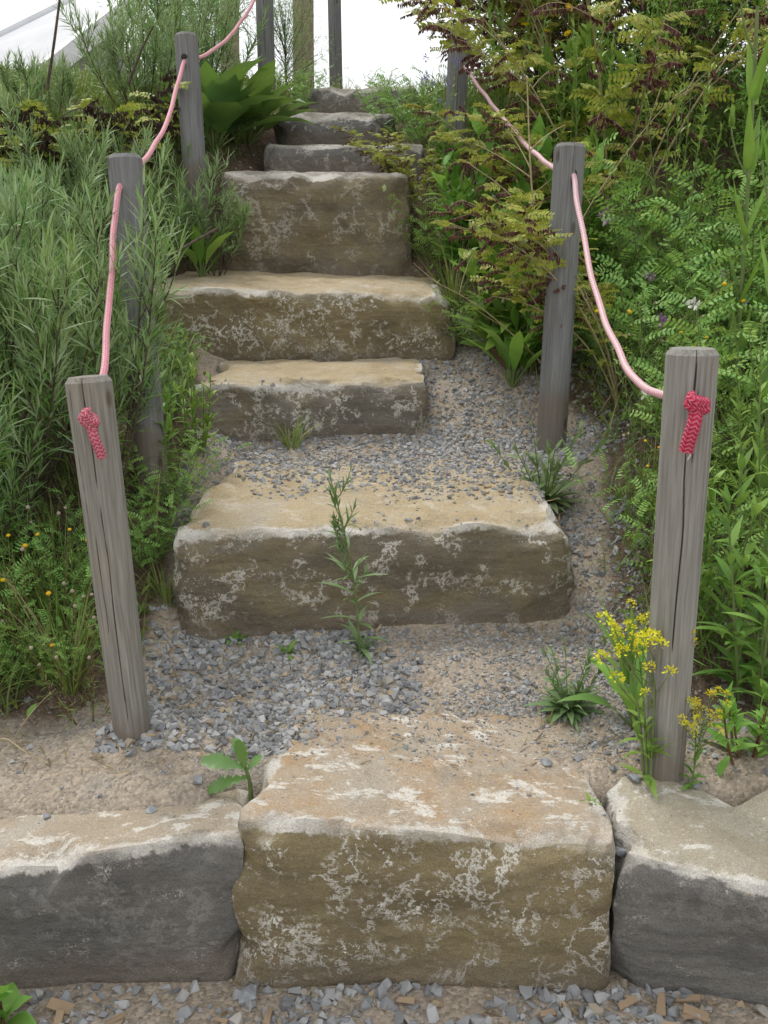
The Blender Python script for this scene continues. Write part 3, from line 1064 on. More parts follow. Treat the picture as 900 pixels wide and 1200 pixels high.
pl2 = post(at(176, 532, 2.98), at(146, 182, 3.06), 0.100, 0.100, m_post[2], 'second left wooden post, half hidden behind narrow silvery leaves',
           [], seed=3)
pr2 = post(at(648, 486, 3.42), at(668, 169, 3.48), 0.104, 0.104, m_post[2], 'second right wooden post with brown seed twigs hanging before it',
           [(CAMSIDE + 0.1, 0.8, 1.0, 0.0014, 0.1)], seed=4)
pl3 = post(at(229, 215, 4.6), at(218, 40, 4.66), 0.104, 0.100, m_post[2], 'third left wooden post with the rope running through near its top', [], seed=5)
pr3 = post(at(531, 240, 5.2), at(538, 32, 5.25), 0.104, 0.104, m_post[2], 'third right wooden post among the brown seed pods near the sky', [(CAMSIDE, 0.3, 1.0, 0.0018, 0.1)], seed=6)
pl4 = post(at(313, 100, 6.4), at(308, -60, 6.45), 0.104, 0.104, m_post[2], 'tall grey post above the big leaved plant where the left rope ends', [(CAMSIDE, 0.2, 0.9, 0.0018, 0.1)], seed=7)
pl5 = post(at(394, 110, 8.0), at(390, -90, 8.05), 0.098, 0.098, m_post[2], 'slim grey post standing alone against the white sky', [(CAMSIDE, 0.2, 0.9, 0.0018, 0.1)], seed=8, group='posts at the top of the slope')
pl6 = post(at(356, 110, 8.6), at(354, -120, 8.7), 0.17, 0.165, m_post[3], 'thick yellowish pole behind the stair top between two grey posts', [(CAMSIDE, 0.1, 0.9, 0.0018, 0.1)], seed=9, group='posts at the top of the slope', name='wooden_pole')
pl7 = post(at(270, 100, 9.0), at(268, -90, 9.0), 0.16, 0.155, m_post[3], 'reddish tan pole rising behind the big leaved plant', [], seed=10, group='posts at the top of the slope', name='wooden_pole')

m_run = rope_mat('faded_pink_cord', (0.58, 0.06, 0.12), (0.74, 0.50, 0.53), True)
m_run2 = rope_mat('pale_pink_cord', (0.60, 0.14, 0.20), (0.78, 0.66, 0.67), True)
m_tail = rope_mat('red_white_braid', (0.54, 0.09, 0.14), (0.70, 0.40, 0.43))
m_tail2 = rope_mat('bright_red_braid', (0.54, 0.03, 0.085), (0.66, 0.24, 0.30))
m_core = plain_mat('cut_cord_core', (0.65, 0.6, 0.55), (0.5, 0.42, 0.4), 0.9, 300)
RR = 0.0095


def knot_curve(c, s, side, n=110):
    """a stopper knot: the cord wound tightly round its own tail"""
    ax = np.array([0.28 * side, -0.25, 1.0])
    ax = ax / np.linalg.norm(ax)
    e1 = nrm(np.cross(ax, [0.0, 1.0, 0.0])[None])[0]
    e2 = np.cross(ax, e1)
    pts = []
    for t in np.linspace(0, 1, n):
        an = -0.6 + t * 2 * math.pi * 1.75
        rr = s * (1.0 + 0.12 * math.sin(3 * an)) * (0.35 + 0.65 * min(1, t / 0.16, (1 - t) / 0.16))
        q = np.array(c) + rr * (math.cos(an) * e1 + math.sin(an) * e2) + ax * (0.011 - 0.021 * t) + ax * 0.006 * math.cos(an)
        pts.append(q)
    return np.array(pts)


def rope(ctrl, knot_c, tail_pts, mrun, mtail, label, side, fat=1.0):
    mb_ = MB()
    sp_ = spline(ctrl, 14)
    for q_ in range(len(sp_)):
        w_ = Vector(sp_[q_]) * 5
        sp_[q_] += np.array([noise.noise(w_), noise.noise(w_ + Vector((7, 0, 0))), noise.noise(w_ + Vector((0, 9, 0)))]) * 0.006
    tube(mb_, sp_, RR * 0.92, 14, uvscale=1 / 0.011, cap=True)
    o = mb_.build('rope', mrun)
    tag(o, label, 'rope')
    mk = MB()
    tube(mk, knot_curve(knot_c + np.array([0, -0.012, 0.004]), 0.0125 * (0.6 + 0.4 * fat), side), RR * 1.02 * (0.6 + 0.4 * fat), 16, uvscale=1 / 0.008)
    mk.build('knot', mtail, o)
    mt = MB()
    tp = spline(tail_pts, 10)
    tube(mt, tp, RR * 1.12 * fat, 16, uvscale=1 / 0.011)
    t_o = mt.build('rope_tail', mtail, o)
    me = MB()
    d = tp[-1] - tp[-2]
    d = d / np.linalg.norm(d)
    tube(me, [tp[-1] - d * 0.012, tp[-1] - d * 0.002, tp[-1] + d * 0.001], [RR * 0.9 * fat, RR * 0.9 * fat, RR * 0.7 * fat], 12, cap=True)
    if fat > 1:
        tube(me, [tp[-1] + [0.006, -0.004, 0.004], tp[-1] + [0.008, -0.003, -0.008], tp[-1] + [0.004, 0.0, -0.018]], [0.003, 0.0022, 0.0012], 6)
    me.build('cut_end', m_core, t_o)
    return o


kl = np.array(at(107, 493, 2.035))
lr = [at(106, 494, 2.05), at(112, 480, 2.12), at(120, 445, 2.25), at(126, 385, 2.48), at(131, 320, 2.70), at(134, 265, 2.86), at(138, 225, 2.97), at(146, 212, 3.06),
      at(163, 194, 3.3), at(181, 171, 3.7), at(198, 135, 4.15), at(208, 100, 4.42), at(217, 70, 4.62), at(226, 69, 4.72), at(242, 64, 4.95), at(268, 44, 5.4), at(290, 14, 5.95), at(309, -22, 6.42)]
tl = [kl + [0.004, -0.016, -0.012], kl + [0.010, -0.022, -0.032], kl + [0.017, -0.020, -0.055], kl + [0.021, -0.016, -0.075]]
rope(lr, kl, tl, m_run, m_tail, 'faded pink rope strung along the left posts, knotted on the front post', 1)
kr = np.array(at(814, 474, 1.895))
rr_ = [at(812, 472, 1.91), at(795, 466, 1.98), at(772, 462, 2.06), at(748, 450, 2.25), at(725, 412, 2.5), at(705, 362, 2.78), at(690, 308, 3.03), at(679, 252, 3.26), at(672, 207, 3.42), at(664, 203, 3.5),
       at(648, 196, 3.6), at(618, 171, 4.05), at(585, 132, 4.6), at(560, 100, 5.0), at(541, 74, 5.24)]
tr = [kr + [-0.002, -0.018, -0.010], kr + [-0.006, -0.026, -0.032], kr + [-0.012, -0.026, -0.060], kr + [-0.016, -0.022, -0.088]]
rope(rr_, kr, tr, m_run2, m_tail2, 'pale pink rope strung along the right posts, with a bright red knot', -1, 1.3)
hole(pr2, Vector(at(671, 203, 3.425)), (0, -1, 0))
hole(pl3, Vector(at(216, 67, 4.60)), (0, -1, 0))
# ------------------------------------------------------------------ vegetation
L_SILVER = leaf_mat('silvery_leaf', [(0.085, 0.185, 0.028), (0.12, 0.25, 0.045), (0.16, 0.305, 0.08), (0.34, 0.47, 0.27), (0.12, 0.21, 0.025)], 0.5, 0.28, (0.37, 0.46, 0.29))
L_MID = leaf_mat('mid_green_leaf', [(0.146, 0.270, 0.059), (0.212, 0.373, 0.069), (0.293, 0.451, 0.097), (0.171, 0.294, 0.087)], 0.45, 0.28)
L_BRIGHT = leaf_mat('bright_green_leaf', [(0.140, 0.295, 0.049), (0.196, 0.379, 0.069), (0.252, 0.435, 0.084), (0.140, 0.265, 0.069)], 0.42, 0.32)
L_BROAD = leaf_mat('broad_leaf', [(0.083, 0.193, 0.048), (0.117, 0.261, 0.062), (0.097, 0.213, 0.083)], 0.36, 0.25, spec=0.5)
L_DEEP = leaf_mat('deep_green_leaf', [(0.037, 0.081, 0.025), (0.056, 0.112, 0.035), (0.075, 0.138, 0.037), (0.044, 0.088, 0.037)], 0.5, 0.2)
L_YELLOW = leaf_mat('yellow_green_leaf', [(0.272, 0.336, 0.057), (0.353, 0.417, 0.072), (0.448, 0.448, 0.081), (0.224, 0.305, 0.064), (0.401, 0.305, 0.081)], 0.5, 0.3)
L_VETCH = leaf_mat('vetch_leaf', [(0.160, 0.329, 0.079), (0.226, 0.430, 0.097), (0.317, 0.498, 0.126)], 0.5, 0.28)
L_GRASS = leaf_mat('grass_blade', [(0.112, 0.213, 0.044), (0.163, 0.275, 0.056), (0.225, 0.312, 0.075), (0.325, 0.312, 0.125), (0.125, 0.225, 0.062)], 0.45, 0.25)
L_WEED = leaf_mat('grey_green_weed_leaf', [(0.14, 0.22, 0.085), (0.18, 0.27, 0.11), (0.24, 0.33, 0.16)], 0.5, 0.22)
L_FLOOR = leaf_mat('ground_leaf', [(0.084, 0.160, 0.035), (0.132, 0.232, 0.049), (0.188, 0.281, 0.062), (0.244, 0.256, 0.069), (0.112, 0.192, 0.056)], 0.5, 0.25)
L_DEAD = leaf_mat('withered_leaf', [(0.20, 0.13, 0.07), (0.27, 0.19, 0.10), (0.16, 0.10, 0.06)], 0.8, 0.1)
L_POD = leaf_mat('brown_pod', [(0.07, 0.035, 0.03), (0.11, 0.05, 0.04), (0.16, 0.08, 0.05), (0.12, 0.05, 0.05)], 0.6, 0.0)
L_POD_D = leaf_mat('dark_brown_pod', [(0.03, 0.017, 0.013), (0.05, 0.028, 0.02), (0.075, 0.04, 0.025)], 0.6, 0.0)
M_STEM = plain_mat('green_stem', (0.11, 0.17, 0.05), (0.16, 0.20, 0.07), 0.6, 30)
M_TWIG = plain_mat('dark_twig', (0.055, 0.040, 0.030), (0.10, 0.075, 0.055), 0.8, 40)
M_STRAW = plain_mat('straw_stem', (0.30, 0.235, 0.13), (0.40, 0.33, 0.19), 0.7, 30)
M_RED = plain_mat('reddish_stem', (0.13, 0.05, 0.035), (0.16, 0.10, 0.05), 0.6, 30)
M_TRUNK = plain_mat('trunk_bark', (0.05, 0.04, 0.032), (0.09, 0.07, 0.055), 0.9, 25)
M_YEL = leaf_mat('yellow_petal', [(0.70, 0.42, 0.01), (0.80, 0.55, 0.02)], 0.6, 0.15)
M_LEM = leaf_mat('lemon_petal', [(0.66, 0.60, 0.02), (0.78, 0.72, 0.04), (0.60, 0.58, 0.03)], 0.6, 0.15)
M_PINK = leaf_mat('pale_pink_petal', [(0.55, 0.36, 0.50), (0.66, 0.50, 0.62), (0.72, 0.62, 0.70)], 0.6, 0.2)
M_PURP = leaf_mat('purple_petal', [(0.38, 0.14, 0.45), (0.48, 0.22, 0.55)], 0.6, 0.2)
M_WHITE = leaf_mat('white_petal', [(0.68, 0.68, 0.64), (0.76, 0.76, 0.72)], 0.6, 0.2)
M_VIOLET = leaf_mat('violet_blue_petal', [(0.22, 0.18, 0.48), (0.34, 0.30, 0.60)], 0.6, 0.2)
M_SPENT = leaf_mat('spent_head', [(0.24, 0.17, 0.12), (0.40, 0.33, 0.26), (0.12, 0.07, 0.05)], 0.9, 0.0)

NARROW = (0.25, 0.9, 1.0, 0.55, 0.05)
NARROW3 = (0.5, 1.0, 0.08)
LANCE = (0.18, 0.62, 0.95, 1.0, 0.72, 0.38, 0.03)
OVATE = (0.12, 0.55, 0.92, 1.0, 0.93, 0.72, 0.42, 0.04)
BLADE = (0.8, 1.0, 0.85, 0.55, 0.05)
OVAL = (0.3, 1.0, 0.9, 0.15)
U = rng.uniform


def spiral_leaves(mb, stem, t0, t1, n, L0, L1, W, ang0, ang1, prof, bend=0.3, fold=0.25, three=True, pair=False, jit=0.25, wave=0.0):
    """n leaves set round a stem; ang = angle away from the stem direction"""
    t = np.sort(U(t0, t1, n)) if not pair else np.repeat(np.linspace(t0, t1, max(1, n // 2)), 2)
    n = len(t)
    P, T = along(stem, t)
    A, B = perp(T)
    if pair:
        ph = np.arange(n) % 2 * np.pi + (np.arange(n) // 2) * (np.pi / 2) + U(0, 6.28)
    else:
        ph = np.arange(n) * 2.4 + U(0, 6.28)
    ph = ph + rng.normal(0, 0.2, n)
    O = np.cos(ph)[:, None] * A + np.sin(ph)[:, None] * B
    s = (t - t0) / max(t1 - t0, 1e-6)
    an = ang0 + (ang1 - ang0) * s + rng.normal(0, jit, n)
    D = np.cos(an)[:, None] * T + np.sin(an)[:, None] * O
    N = np.cos(an)[:, None] * -O + np.sin(an)[:, None] * T
    L = (L0 + (L1 - L0) * s) * U(0.7, 1.15, n)
    leaves(mb, P, D, N, L, W * (L / max(L0, L1)) ** 0.5, bend * U(0.2, 1.6, n), prof, fold, three, wave)


def flower_disc(r, mat, petals=0, pl=0.0, pw=0.0, dome=0.5, pmat=None):
    """a small flower head mesh: domed disc, optional ray petals"""
    mb = MB()
    a = np.arange(10) * 2 * np.pi / 10
    rings = []
    for k, (rr, zz) in enumerate([(0.55, -0.5), (1.0, 0.0), (0.72, dome * 0.7), (0.3, dome)]):
        rings.append(np.stack([r * rr * np.cos(a), r * rr * np.sin(a), np.full(10, r * zz)], -1))
    V = np.concatenate(rings)
    q = np.arange(10)
    F_ = [np.stack([k * 10 + q, k * 10 + (q + 1) % 10, (k + 1) * 10 + (q + 1) % 10, (k + 1) * 10 + q], -1) for k in range(3)]
    F_.append(np.array([[30, 31, 32, 33], [33, 34, 35, 36], [36, 37, 38, 39], [39, 30, 33, 36]]))
    mb.add(V, np.concatenate(F_))
    if petals:
        b = np.arange(petals) * 2 * np.pi / petals
        D = np.stack([np.cos(b), np.sin(b), np.full(petals, 0.15)], -1)
        leaves(mb, D * r * 0.6, D, [[0, 0, 1]], pl, pw, 0.3, (0.4, 0.95, 1.0, 0.6), 0.1)
    return mb.mesh('flower_head', mat)


def floret_ball(r, n, L, W, mat, flat=0.7, up=0.0, name='flower_head'):
    """a globe or spray of small florets"""
    mb = MB()
    d = nrm(rng.normal(size=(n, 3)) + [0, 0, up])
    leaves(mb, d * [r, r, r * flat] * U(0.35, 1.0, (n, 1)), d, nrm(rng.normal(size=(n, 3))), L * U(0.7, 1.2, n), W, 0.4, (0.3, 1.0, 0.8, 0.2), 0.3)
    return mb.mesh(name, mat)


F_BUTTON = flower_disc(0.0085, M_YEL, dome=0.6)
F_DAISY = flower_disc(0.008, M_YEL, 12, 0.016, 0.007)
F_SPENT = flower_disc(0.0065, M_SPENT, dome=1.1)
F_PINK = floret_ball(0.014, 46, 0.012, 0.006, M_PINK, 0.6, 0.6)
F_WHITE = floret_ball(0.010, 24, 0.009, 0.006, M_WHITE, 0.5, 0.6)
F_PURP = floret_ball(0.014, 40, 0.016, 0.005, M_PURP, 0.6, 0.8)
F_MUST = floret_ball(0.017, 42, 0.0065, 0.005, M_LEM, 0.75, 0.4, 'flower_cluster')
F_VIOL = floret_ball(0.012, 26, 0.009, 0.005, M_VIOLET, 1.6, 0.0, 'flower_spike')


def heads(root, mesh, pts, dirs=None, smin=0.8, smax=1.25, name=None):
    for k, p in enumerate(pts):
        o = bpy.data.objects.new(name or mesh.name.split('.')[0], mesh)
        COL.objects.link(o)
        o.parent = root
        o.location = p
        s = U(smin, smax)
        o.scale = (s, s, s)
        o.rotation_euler = (rng.normal() * 0.35 + 0.2, rng.normal() * 0.35, U(0, 6.28))


# ---- plant kinds (prototypes stand at the origin; copies are linked and the prototypes removed)
def silver_shrub(h=0.75, shoots=17, spread=0.6, leafy=0.8, LL=0.092):
    root = empty('silvery_shrub')
    st, lf = MB(), MB()
    for k in range(shoots):
        az = k * 2.4 + U(-0.4, 0.4)
        ln = math.sqrt((k + 0.5) / shoots) * spread
        b = np.array([0.07 * math.cos(az) * U(0, 1), 0.07 * math.sin(az) * U(0, 1), 0])
        stem = arc(b, az, ln * 1.25 + 0.1, ln * 0.35 + rng.normal() * 0.1, h * U(0.62, 1.05), 8)
        tube(st, stem, np.linspace(0.0045, 0.0012, 8), 5)
        spiral_leaves(lf, stem, 0.30, 1.0, int(64 * leafy), LL, LL * 0.8, 0.0066, 0.95, 0.25, NARROW, 0.35, 0.3, False)
        for _ in range(6):
            t = U(0.3, 0.92)
            P, T = along(stem, np.array([t]))
            tw = arc(P[0], U(0, 6.28), U(0.5, 0.9), 0.25, h * U(0.14, 0.26), 5)
            tube(st, tw, np.linspace(0.002, 0.0008, 5), 4)
            spiral_leaves(lf, tw, 0.1, 1.0, int(32 * leafy), LL * 0.95, LL * 0.8, 0.0062, 0.9, 0.2, NARROW, 0.35, 0.3, False)
    st.build('stem', M_TWIG, root)
    lf.build('foliage', L_SILVER, root)
    return root


def pod_branch(st, lf, pd, stem, n_rac, n_fr, plen=0.13, t0=0.35, droop=1.5):
    """racemes of hanging pods and small feathered leaves along one arching branch"""
    for _ in range(n_rac):
        t = U(t0, 1.0)
        P, T = along(stem, np.array([t]))
        az = math.atan2(T[0][1], T[0][0]) + rng.normal() * 0.7
        rc = arc(P[0], az, droop + U(-0.75, 0.5), droop + 0.45 + rng.normal() * 0.45, plen * U(0.6, 1.2), 5)
        tube(st, rc, np.linspace(0.0016, 0.0007, 5), 4)
        n = int(18 * plen / 0.13)
        tt = np.linspace(0.15, 1, n)
        Pp, Tt = along(rc, tt)
        D = np.array([[0, 0, -1.0]]) + rng.normal(0, 0.32, (n, 3))
        for rot in (0, 1):
            N = rng.normal(size=(n, 3)) if rot == 0 else np.cross(D, N)
            leaves(pd, Pp + rng.normal(0, 0.002, (n, 3)), D, N, U(0.014, 0.025, n), 0.0072, 0.5, (0.5, 1.0, 0.85, 0.1), 0.5)
    for _ in range(n_fr):
        t = U(t0 * 0.7, 1.0)
        P, T = along(stem, np.array([t]))
        rc = arc(P[0], U(0, 6.28), U(0.7, 1.4), 1.7, U(0.07, 0.13), 5)
        frond(st, lf, rc, 8, 0.024, 0.012)


def frond(st, lf, rc, pairs, L, W, r=0.0009):
    """a feathered leaf: a midrib with leaflets in pairs"""
    tube(st, rc, np.linspace(r, r * 0.5, len(rc)), 3)
    tt = np.repeat(np.linspace(0.15, 1, pairs), 2)
    P, T = along(rc, tt)
    S = nrm(np.cross(T, [[0, 0, 1.0]]) + 1e-6)
    sg = np.tile([1, -1], pairs)[:, None]
    rl = U(-1.1, 1.1)
    S = S * math.cos(rl) + np.cross(S, T) * math.sin(rl)
    D = nrm(S * sg + 0.45 * T + rng.normal(0, 0.12, (len(tt), 3)))
    N = np.cross(S, T)
    leaves(lf, P, D, N + rng.normal(0, 0.15, N.shape), L * U(0.8, 1.15, len(tt)), W, 0.3, OVAL, 0.15, False)


def pod_shrub(h=1.2, arms=9, side=None, spread=1.0, dark=False, fr=13, rac=9, stem_mat=None, plen=0.13):
    root = empty('seed_pod_shrub')
    st, lf, pd = MB(), MB(), MB()
    for k in range(arms):
        az = (side + rng.normal() * 0.75) if side is not None else k * 2.4
        stem = arc((0.04 * math.cos(az), 0.04 * math.sin(az), 0), az, U(0.05, 0.3), U(0.7, 1.5) * spread, h * U(0.7, 1.15), 10)
        tube(st, stem, np.linspace(0.006, 0.0015, 10), 5)
        pod_branch(st, lf, pd, stem, rac, fr, plen)
        for _ in range(3):
            P, T = along(stem, np.array([U(0.4, 0.85)]))
            s2 = arc(P[0], az + rng.normal() * 0.8, U(0.5, 1.1), U(1.2, 1.7), h * U(0.22, 0.4), 7)
            tube(st, s2, np.linspace(0.0025, 0.001, 7), 4)
            pod_branch(st, lf, pd, s2, rac // 2 + 1, fr // 2 + 1, plen * 0.9, 0.2)
    st.build('stem', stem_mat or M_STRAW, root)
    lf.build('foliage', L_YELLOW, root)
    pd.build('seed_pod', L_POD_D if dark else L_POD, root)
    return root


def dock(n=15, L=0.38, W=0.11, up=0.5, mat=None, yellow=0):
    root = empty('broad_leaved_plant')
    lf, yl, st = MB(), MB(), MB()
    for k in range(n):
        az = k * 2.4 + U(-0.3, 0.3)
        lean = (0.15 + 0.95 * (k / n)) * (1.3 - up)
        stem = arc((0, 0, 0), az, lean * 0.7, lean, L * 0.35, 4)
        tube(st, stem, [0.006, 0.005, 0.0045, 0.004], 5)
        T = nrm((stem[-1] - stem[-2])[None])
        out_ = np.array([[math.cos(az), math.sin(az), 0]])
        N = nrm(np.array([[0, 0, 1.0]]) * math.sin(lean) - out_ * math.cos(lean))
        tgt = yl if k >= n - yellow else lf
        leaves(tgt, stem[-1][None], T, N, L * U(0.75, 1.15), W * U(0.8, 1.1), U(0.5, 1.2), (0.14, 0.5, 0.82, 0.97, 1.0, 0.93, 0.78, 0.55, 0.28, 0.03), 0.28, True, 0.09)
    st.build('stem', M_STEM, root)
    lf.build('foliage', mat or L_BROAD, root)
    if yellow:
        yl.build('withered_leaf', L_DEAD, root)
    return root


def leafy_upright(h=0.5, stems=6, LL=0.12, W=0.028, mat=None, smat=None, n=22, spread=0.35, name='leafy_plant', ang=(1.0, 0.35), wave=0.06):
    root = empty(name)
    st, lf = MB(), MB()
    for k in range(stems):
        az = k * 2.4 + U(-0.5, 0.5)
        ln = U(0.0, spread)
        stem = arc((0.03 * math.cos(az) * (k > 0), 0.03 * math.sin(az) * (k > 0), 0), az, ln, ln * 0.6 + U(-0.1, 0.15), h * U(0.65, 1.08), 9)
        tube(st, stem, np.linspace(0.0042, 0.0016, 9), 6)
        spiral_leaves(lf, stem, 0.08, 1.0, n, LL, LL * 0.55, W, ang[0], ang[1], LANCE, 0.7, 0.28, True, wave=wave)
    st.build('stem', smat or M_STEM, root)
    lf.build('foliage', mat or L_BRIGHT, root)
    return root


def grass_tuft(n=60, h=0.35, W=0.006, lean=0.7, mat=None, seedy=0, name='grass_tuft'):
    root = empty(name)
    lf, st, sp = MB(), MB(), MB()
    az = U(0, 6.28, n)
    ln = np.abs(rng.normal(0, lean * 0.5, n))
    D = np.stack([np.sin(ln) * np.cos(az), np.sin(ln) * np.sin(az), np.cos(ln)], -1)
    N = np.stack([-np.cos(ln) * np.cos(az), -np.cos(ln) * np.sin(az), np.sin(ln)], -1)
    P = np.stack([0.03 * np.cos(az) * U(0, 1, n), 0.03 * np.sin(az) * U(0, 1, n), np.zeros(n)], -1)
    leaves(lf, P, D, N, h * U(0.45, 1.1, n), W * U(0.7, 1.2, n), U(0.2, 1.5, n), (0.8, 1.0, 0.95, 0.8, 0.6, 0.32, 0.03), 0.25, True)
    lf.build('foliage', mat or L_GRASS, root)
    if seedy:
        for _ in range(seedy):
            s = arc((0, 0, 0), U(0, 6.28), U(0.05, 0.4), U(0.3, 0.8), h * U(1.0, 1.5), 8)
            tube(st, s, np.linspace(0.0013, 0.0006, 8), 4)
            sp = MB()
            spiral_leaves(sp, s, 0.75, 1.0, 26, 0.010, 0.007, 0.003, 0.5, 0.3, NARROW3, 0.1, 0.3, False)
            sp.build('seed_head', L_DEAD, root)
        st.build('stem', M_STRAW, root)
    return root


def meadow_flower(h=0.45, stems=14, fine=True, yellow=5, spent=3, head=None, spread=0.5, name='yellow_flower_plant', lm=None, smat=None, nleaf=26):
    root = empty(name)
    st, lf = MB(), MB()
    tips = []
    for k in range(stems):
        az = k * 2.4 + U(-0.5, 0.5)
        ln = U(0.02, spread)
        stem = arc((0.05 * math.cos(az), 0.05 * math.sin(az), 0), az, ln, ln * 0.4 + rng.normal() * 0.12, h * U(0.6, 1.1), 8)
        tube(st, stem, np.linspace(0.0018, 0.0009, 8), 4)
        spiral_leaves(lf, stem, 0.03, 0.85, nleaf, 0.05, 0.022, 0.0045 if fine else 0.010, 0.9, 0.5, NARROW, 0.5, 0.2, False, jit=0.4)
        tips.append(stem[-1])
    st.build('stem', smat or M_STEM, root)
    lf.build('foliage', lm or L_MID, root)
    order = rng.permutation(len(tips))
    heads(root, head or F_BUTTON, [tips[i] for i in order[:yellow]])
    heads(root, F_SPENT, [tips[i] for i in order[yellow:yellow + spent]], name='spent_head')
    return root


def vetch(h=0.35, stems=30, r=0.3, pink=3, white=0, lm=None, pairs=7):
    root = empty('vetch_plant')
    st, lf = MB(), MB()
    tips = []
    for k in range(stems):
        az = k * 2.4 + U(-0.4, 0.4)
        q = math.sqrt((k + 0.5) / stems)
        b = (0.35 * r * q * math.cos(az), 0.35 * r * q * math.sin(az), 0)
        stem = arc(b, az, 0.15 + q * 0.9, q * 0.5 + rng.normal() * 0.15, h * U(0.75, 1.2) * (1 + 0.2 * q), 8)
        tube(st, stem, np.linspace(0.0022, 0.001, 8), 4)
        for t in np.linspace(0.12, 1.0, 9):
            P, T = along(stem, np.array([min(t, 0.999)]))
            rc = arc(P[0], U(0, 6.28), U(0.6, 1.1), U(1.2, 1.6), U(0.06, 0.10), 5)
            frond(st, lf, rc, pairs, 0.014, 0.0065)
        tips.append(stem[-1] + [0, 0, 0.012])
    st.build('stem', M_STEM, root)
    lf.build('foliage', lm or L_VETCH, root)
    order = rng.permutation(len(tips))
    heads(root, F_PINK, [tips[i] for i in order[:pink]])
    heads(root, F_WHITE, [tips[i] for i in order[pink:pink + white]])
    return root


def tall_stem(h=1.55):
    """thick stemmed tall plant with long leaves clasping the stem in pairs and a big bud"""
    root = empty('tall_clasping_plant')
    st, lf, bd = MB(), MB(), MB()
    stem = arc((0, 0, 0), 2.0, 0.02, 0.06, h, 14)
    tube(st, stem, np.linspace(0.010, 0.0065, 14), 8)
    for k, t in enumerate((0.14, 0.3, 0.46, 0.62, 0.78)):
        P, T = along(stem, np.array([t]))
        for s in (0, 1):
            az = 0.3 + k * 0.8 + s * math.pi
            an = 0.42
            D = np.array([[math.sin(an) * math.cos(az), math.sin(an) * math.sin(az), math.cos(an)]])
            N = np.array([[-math.cos(an) * math.cos(az), -math.cos(an) * math.sin(az), math.sin(an)]])
            leaves(lf, P, D, N, 0.27 * U(0.85, 1.15), 0.05, -0.25, (0.75, 1.0, 0.92, 0.8, 0.62, 0.4, 0.2, 0.02), 0.45, True, 0.05)
    top = stem[-1]
    az = np.arange(9) * 2.4
    D = np.stack([0.28 * np.cos(az), 0.28 * np.sin(az), np.ones(9)], -1)
    N = np.stack([-np.cos(az), -np.sin(az), 0.2 * np.ones(9)], -1)
    leaves(bd, np.repeat(top[None], 9, 0), D, N, 0.16, 0.05, -0.35, (0.5, 1.0, 0.95, 0.7, 0.35, 0.03), 0.4, True)
    for k in range(4):
        P, T = along(stem, np.array([U(0.45, 0.9)]))
        s2 = arc(P[0], U(0, 6.28), 0.7, 0.15, U(0.15, 0.3), 6)
        tube(st, s2, np.linspace(0.004, 0.003, 6), 6)
        b2 = MB()
        leaves(b2, np.repeat(s2[-1][None], 6, 0), D[:6], N[:6], 0.08, 0.026, -0.35, (0.5, 1.0, 0.9, 0.6, 0.3, 0.03), 0.4, True)
        b2.build('bud', L_BRIGHT, root)
    st.build('stem', M_STEM, root)
    lf.build('foliage', L_BRIGHT, root)
    bd.build('bud', L_BRIGHT, root)
    return root


def mustard(h=0.36, stems=3, clusters=5, side=0.0):
    root = empty('mustard_plant')
    st, lf = MB(), MB()
    tips = []
    for k in range(stems):
        stem = arc((0.01 * k, 0, 0), side + k * 0.6 - 0.4, 0.1, 0.25, h * U(0.8, 1.0), 8)
        tube(st, stem, np.linspace(0.003, 0.0015, 8), 5)
        spiral_leaves(lf, stem, 0.05, 0.6, 8, 0.075, 0.04, 0.018, 1.0, 0.6, LANCE, 0.8, 0.25, True, wave=0.1)
        for _ in range(clusters):
            P, T = along(stem, np.array([U(0.6, 0.98)]))
            s2 = arc(P[0], U(0, 6.28), U(0.4, 1.2), 0.45, U(0.06, 0.16), 5)
            tube(st, s2, np.linspace(0.0014, 0.0008, 5), 4)
            tips.append(s2[-1])
    st.build('stem', M_STEM, root)
    lf.build('foliage', L_BRIGHT, root)
    heads(root, F_MUST, tips, smin=0.6, smax=1.05)
    return root


def rosette(n=26, L=0.12, W=0.026, mat=None, name='rosette_weed', lean=(0.3, 1.35), prof=LANCE, stems=0):
    root = empty(name)
    lf, st = MB(), MB()
    az = np.arange(n) * 2.4
    ln = lean[0] + (lean[1] - lean[0]) * np.sqrt((np.arange(n) + 0.5) / n)
    D = np.stack([np.sin(ln) * np.cos(az), np.sin(ln) * np.sin(az), np.cos(ln)], -1)
    N = np.stack([-np.cos(ln) * np.cos(az), -np.cos(ln) * np.sin(az), np.sin(ln)], -1)
    P = np.zeros((n, 3)) + [0, 0, 0.008]
    leaves(lf, P, D, N, L * U(0.6, 1.15, n), W * U(0.7, 1.2, n), U(0.3, 1.0, n), prof, 0.28, True, 0.12)
    for _ in range(stems):
        s = arc((0, 0, 0), U(0, 6.28), U(0.2, 0.8), U(0.2, 0.9), L * U(1.0, 1.8), 6)
        tube(st, s, np.linspace(0.002, 0.001, 6), 4)
        spiral_leaves(lf, s, 0.1, 1.0, 12, L * 0.5, L * 0.25, W * 0.6, 0.9, 0.4, LANCE, 0.6, 0.25, True)
    lf.build('foliage', mat or L_WEED, root)
    if stems:
        st.build('stem', M_STEM, root)
    return root


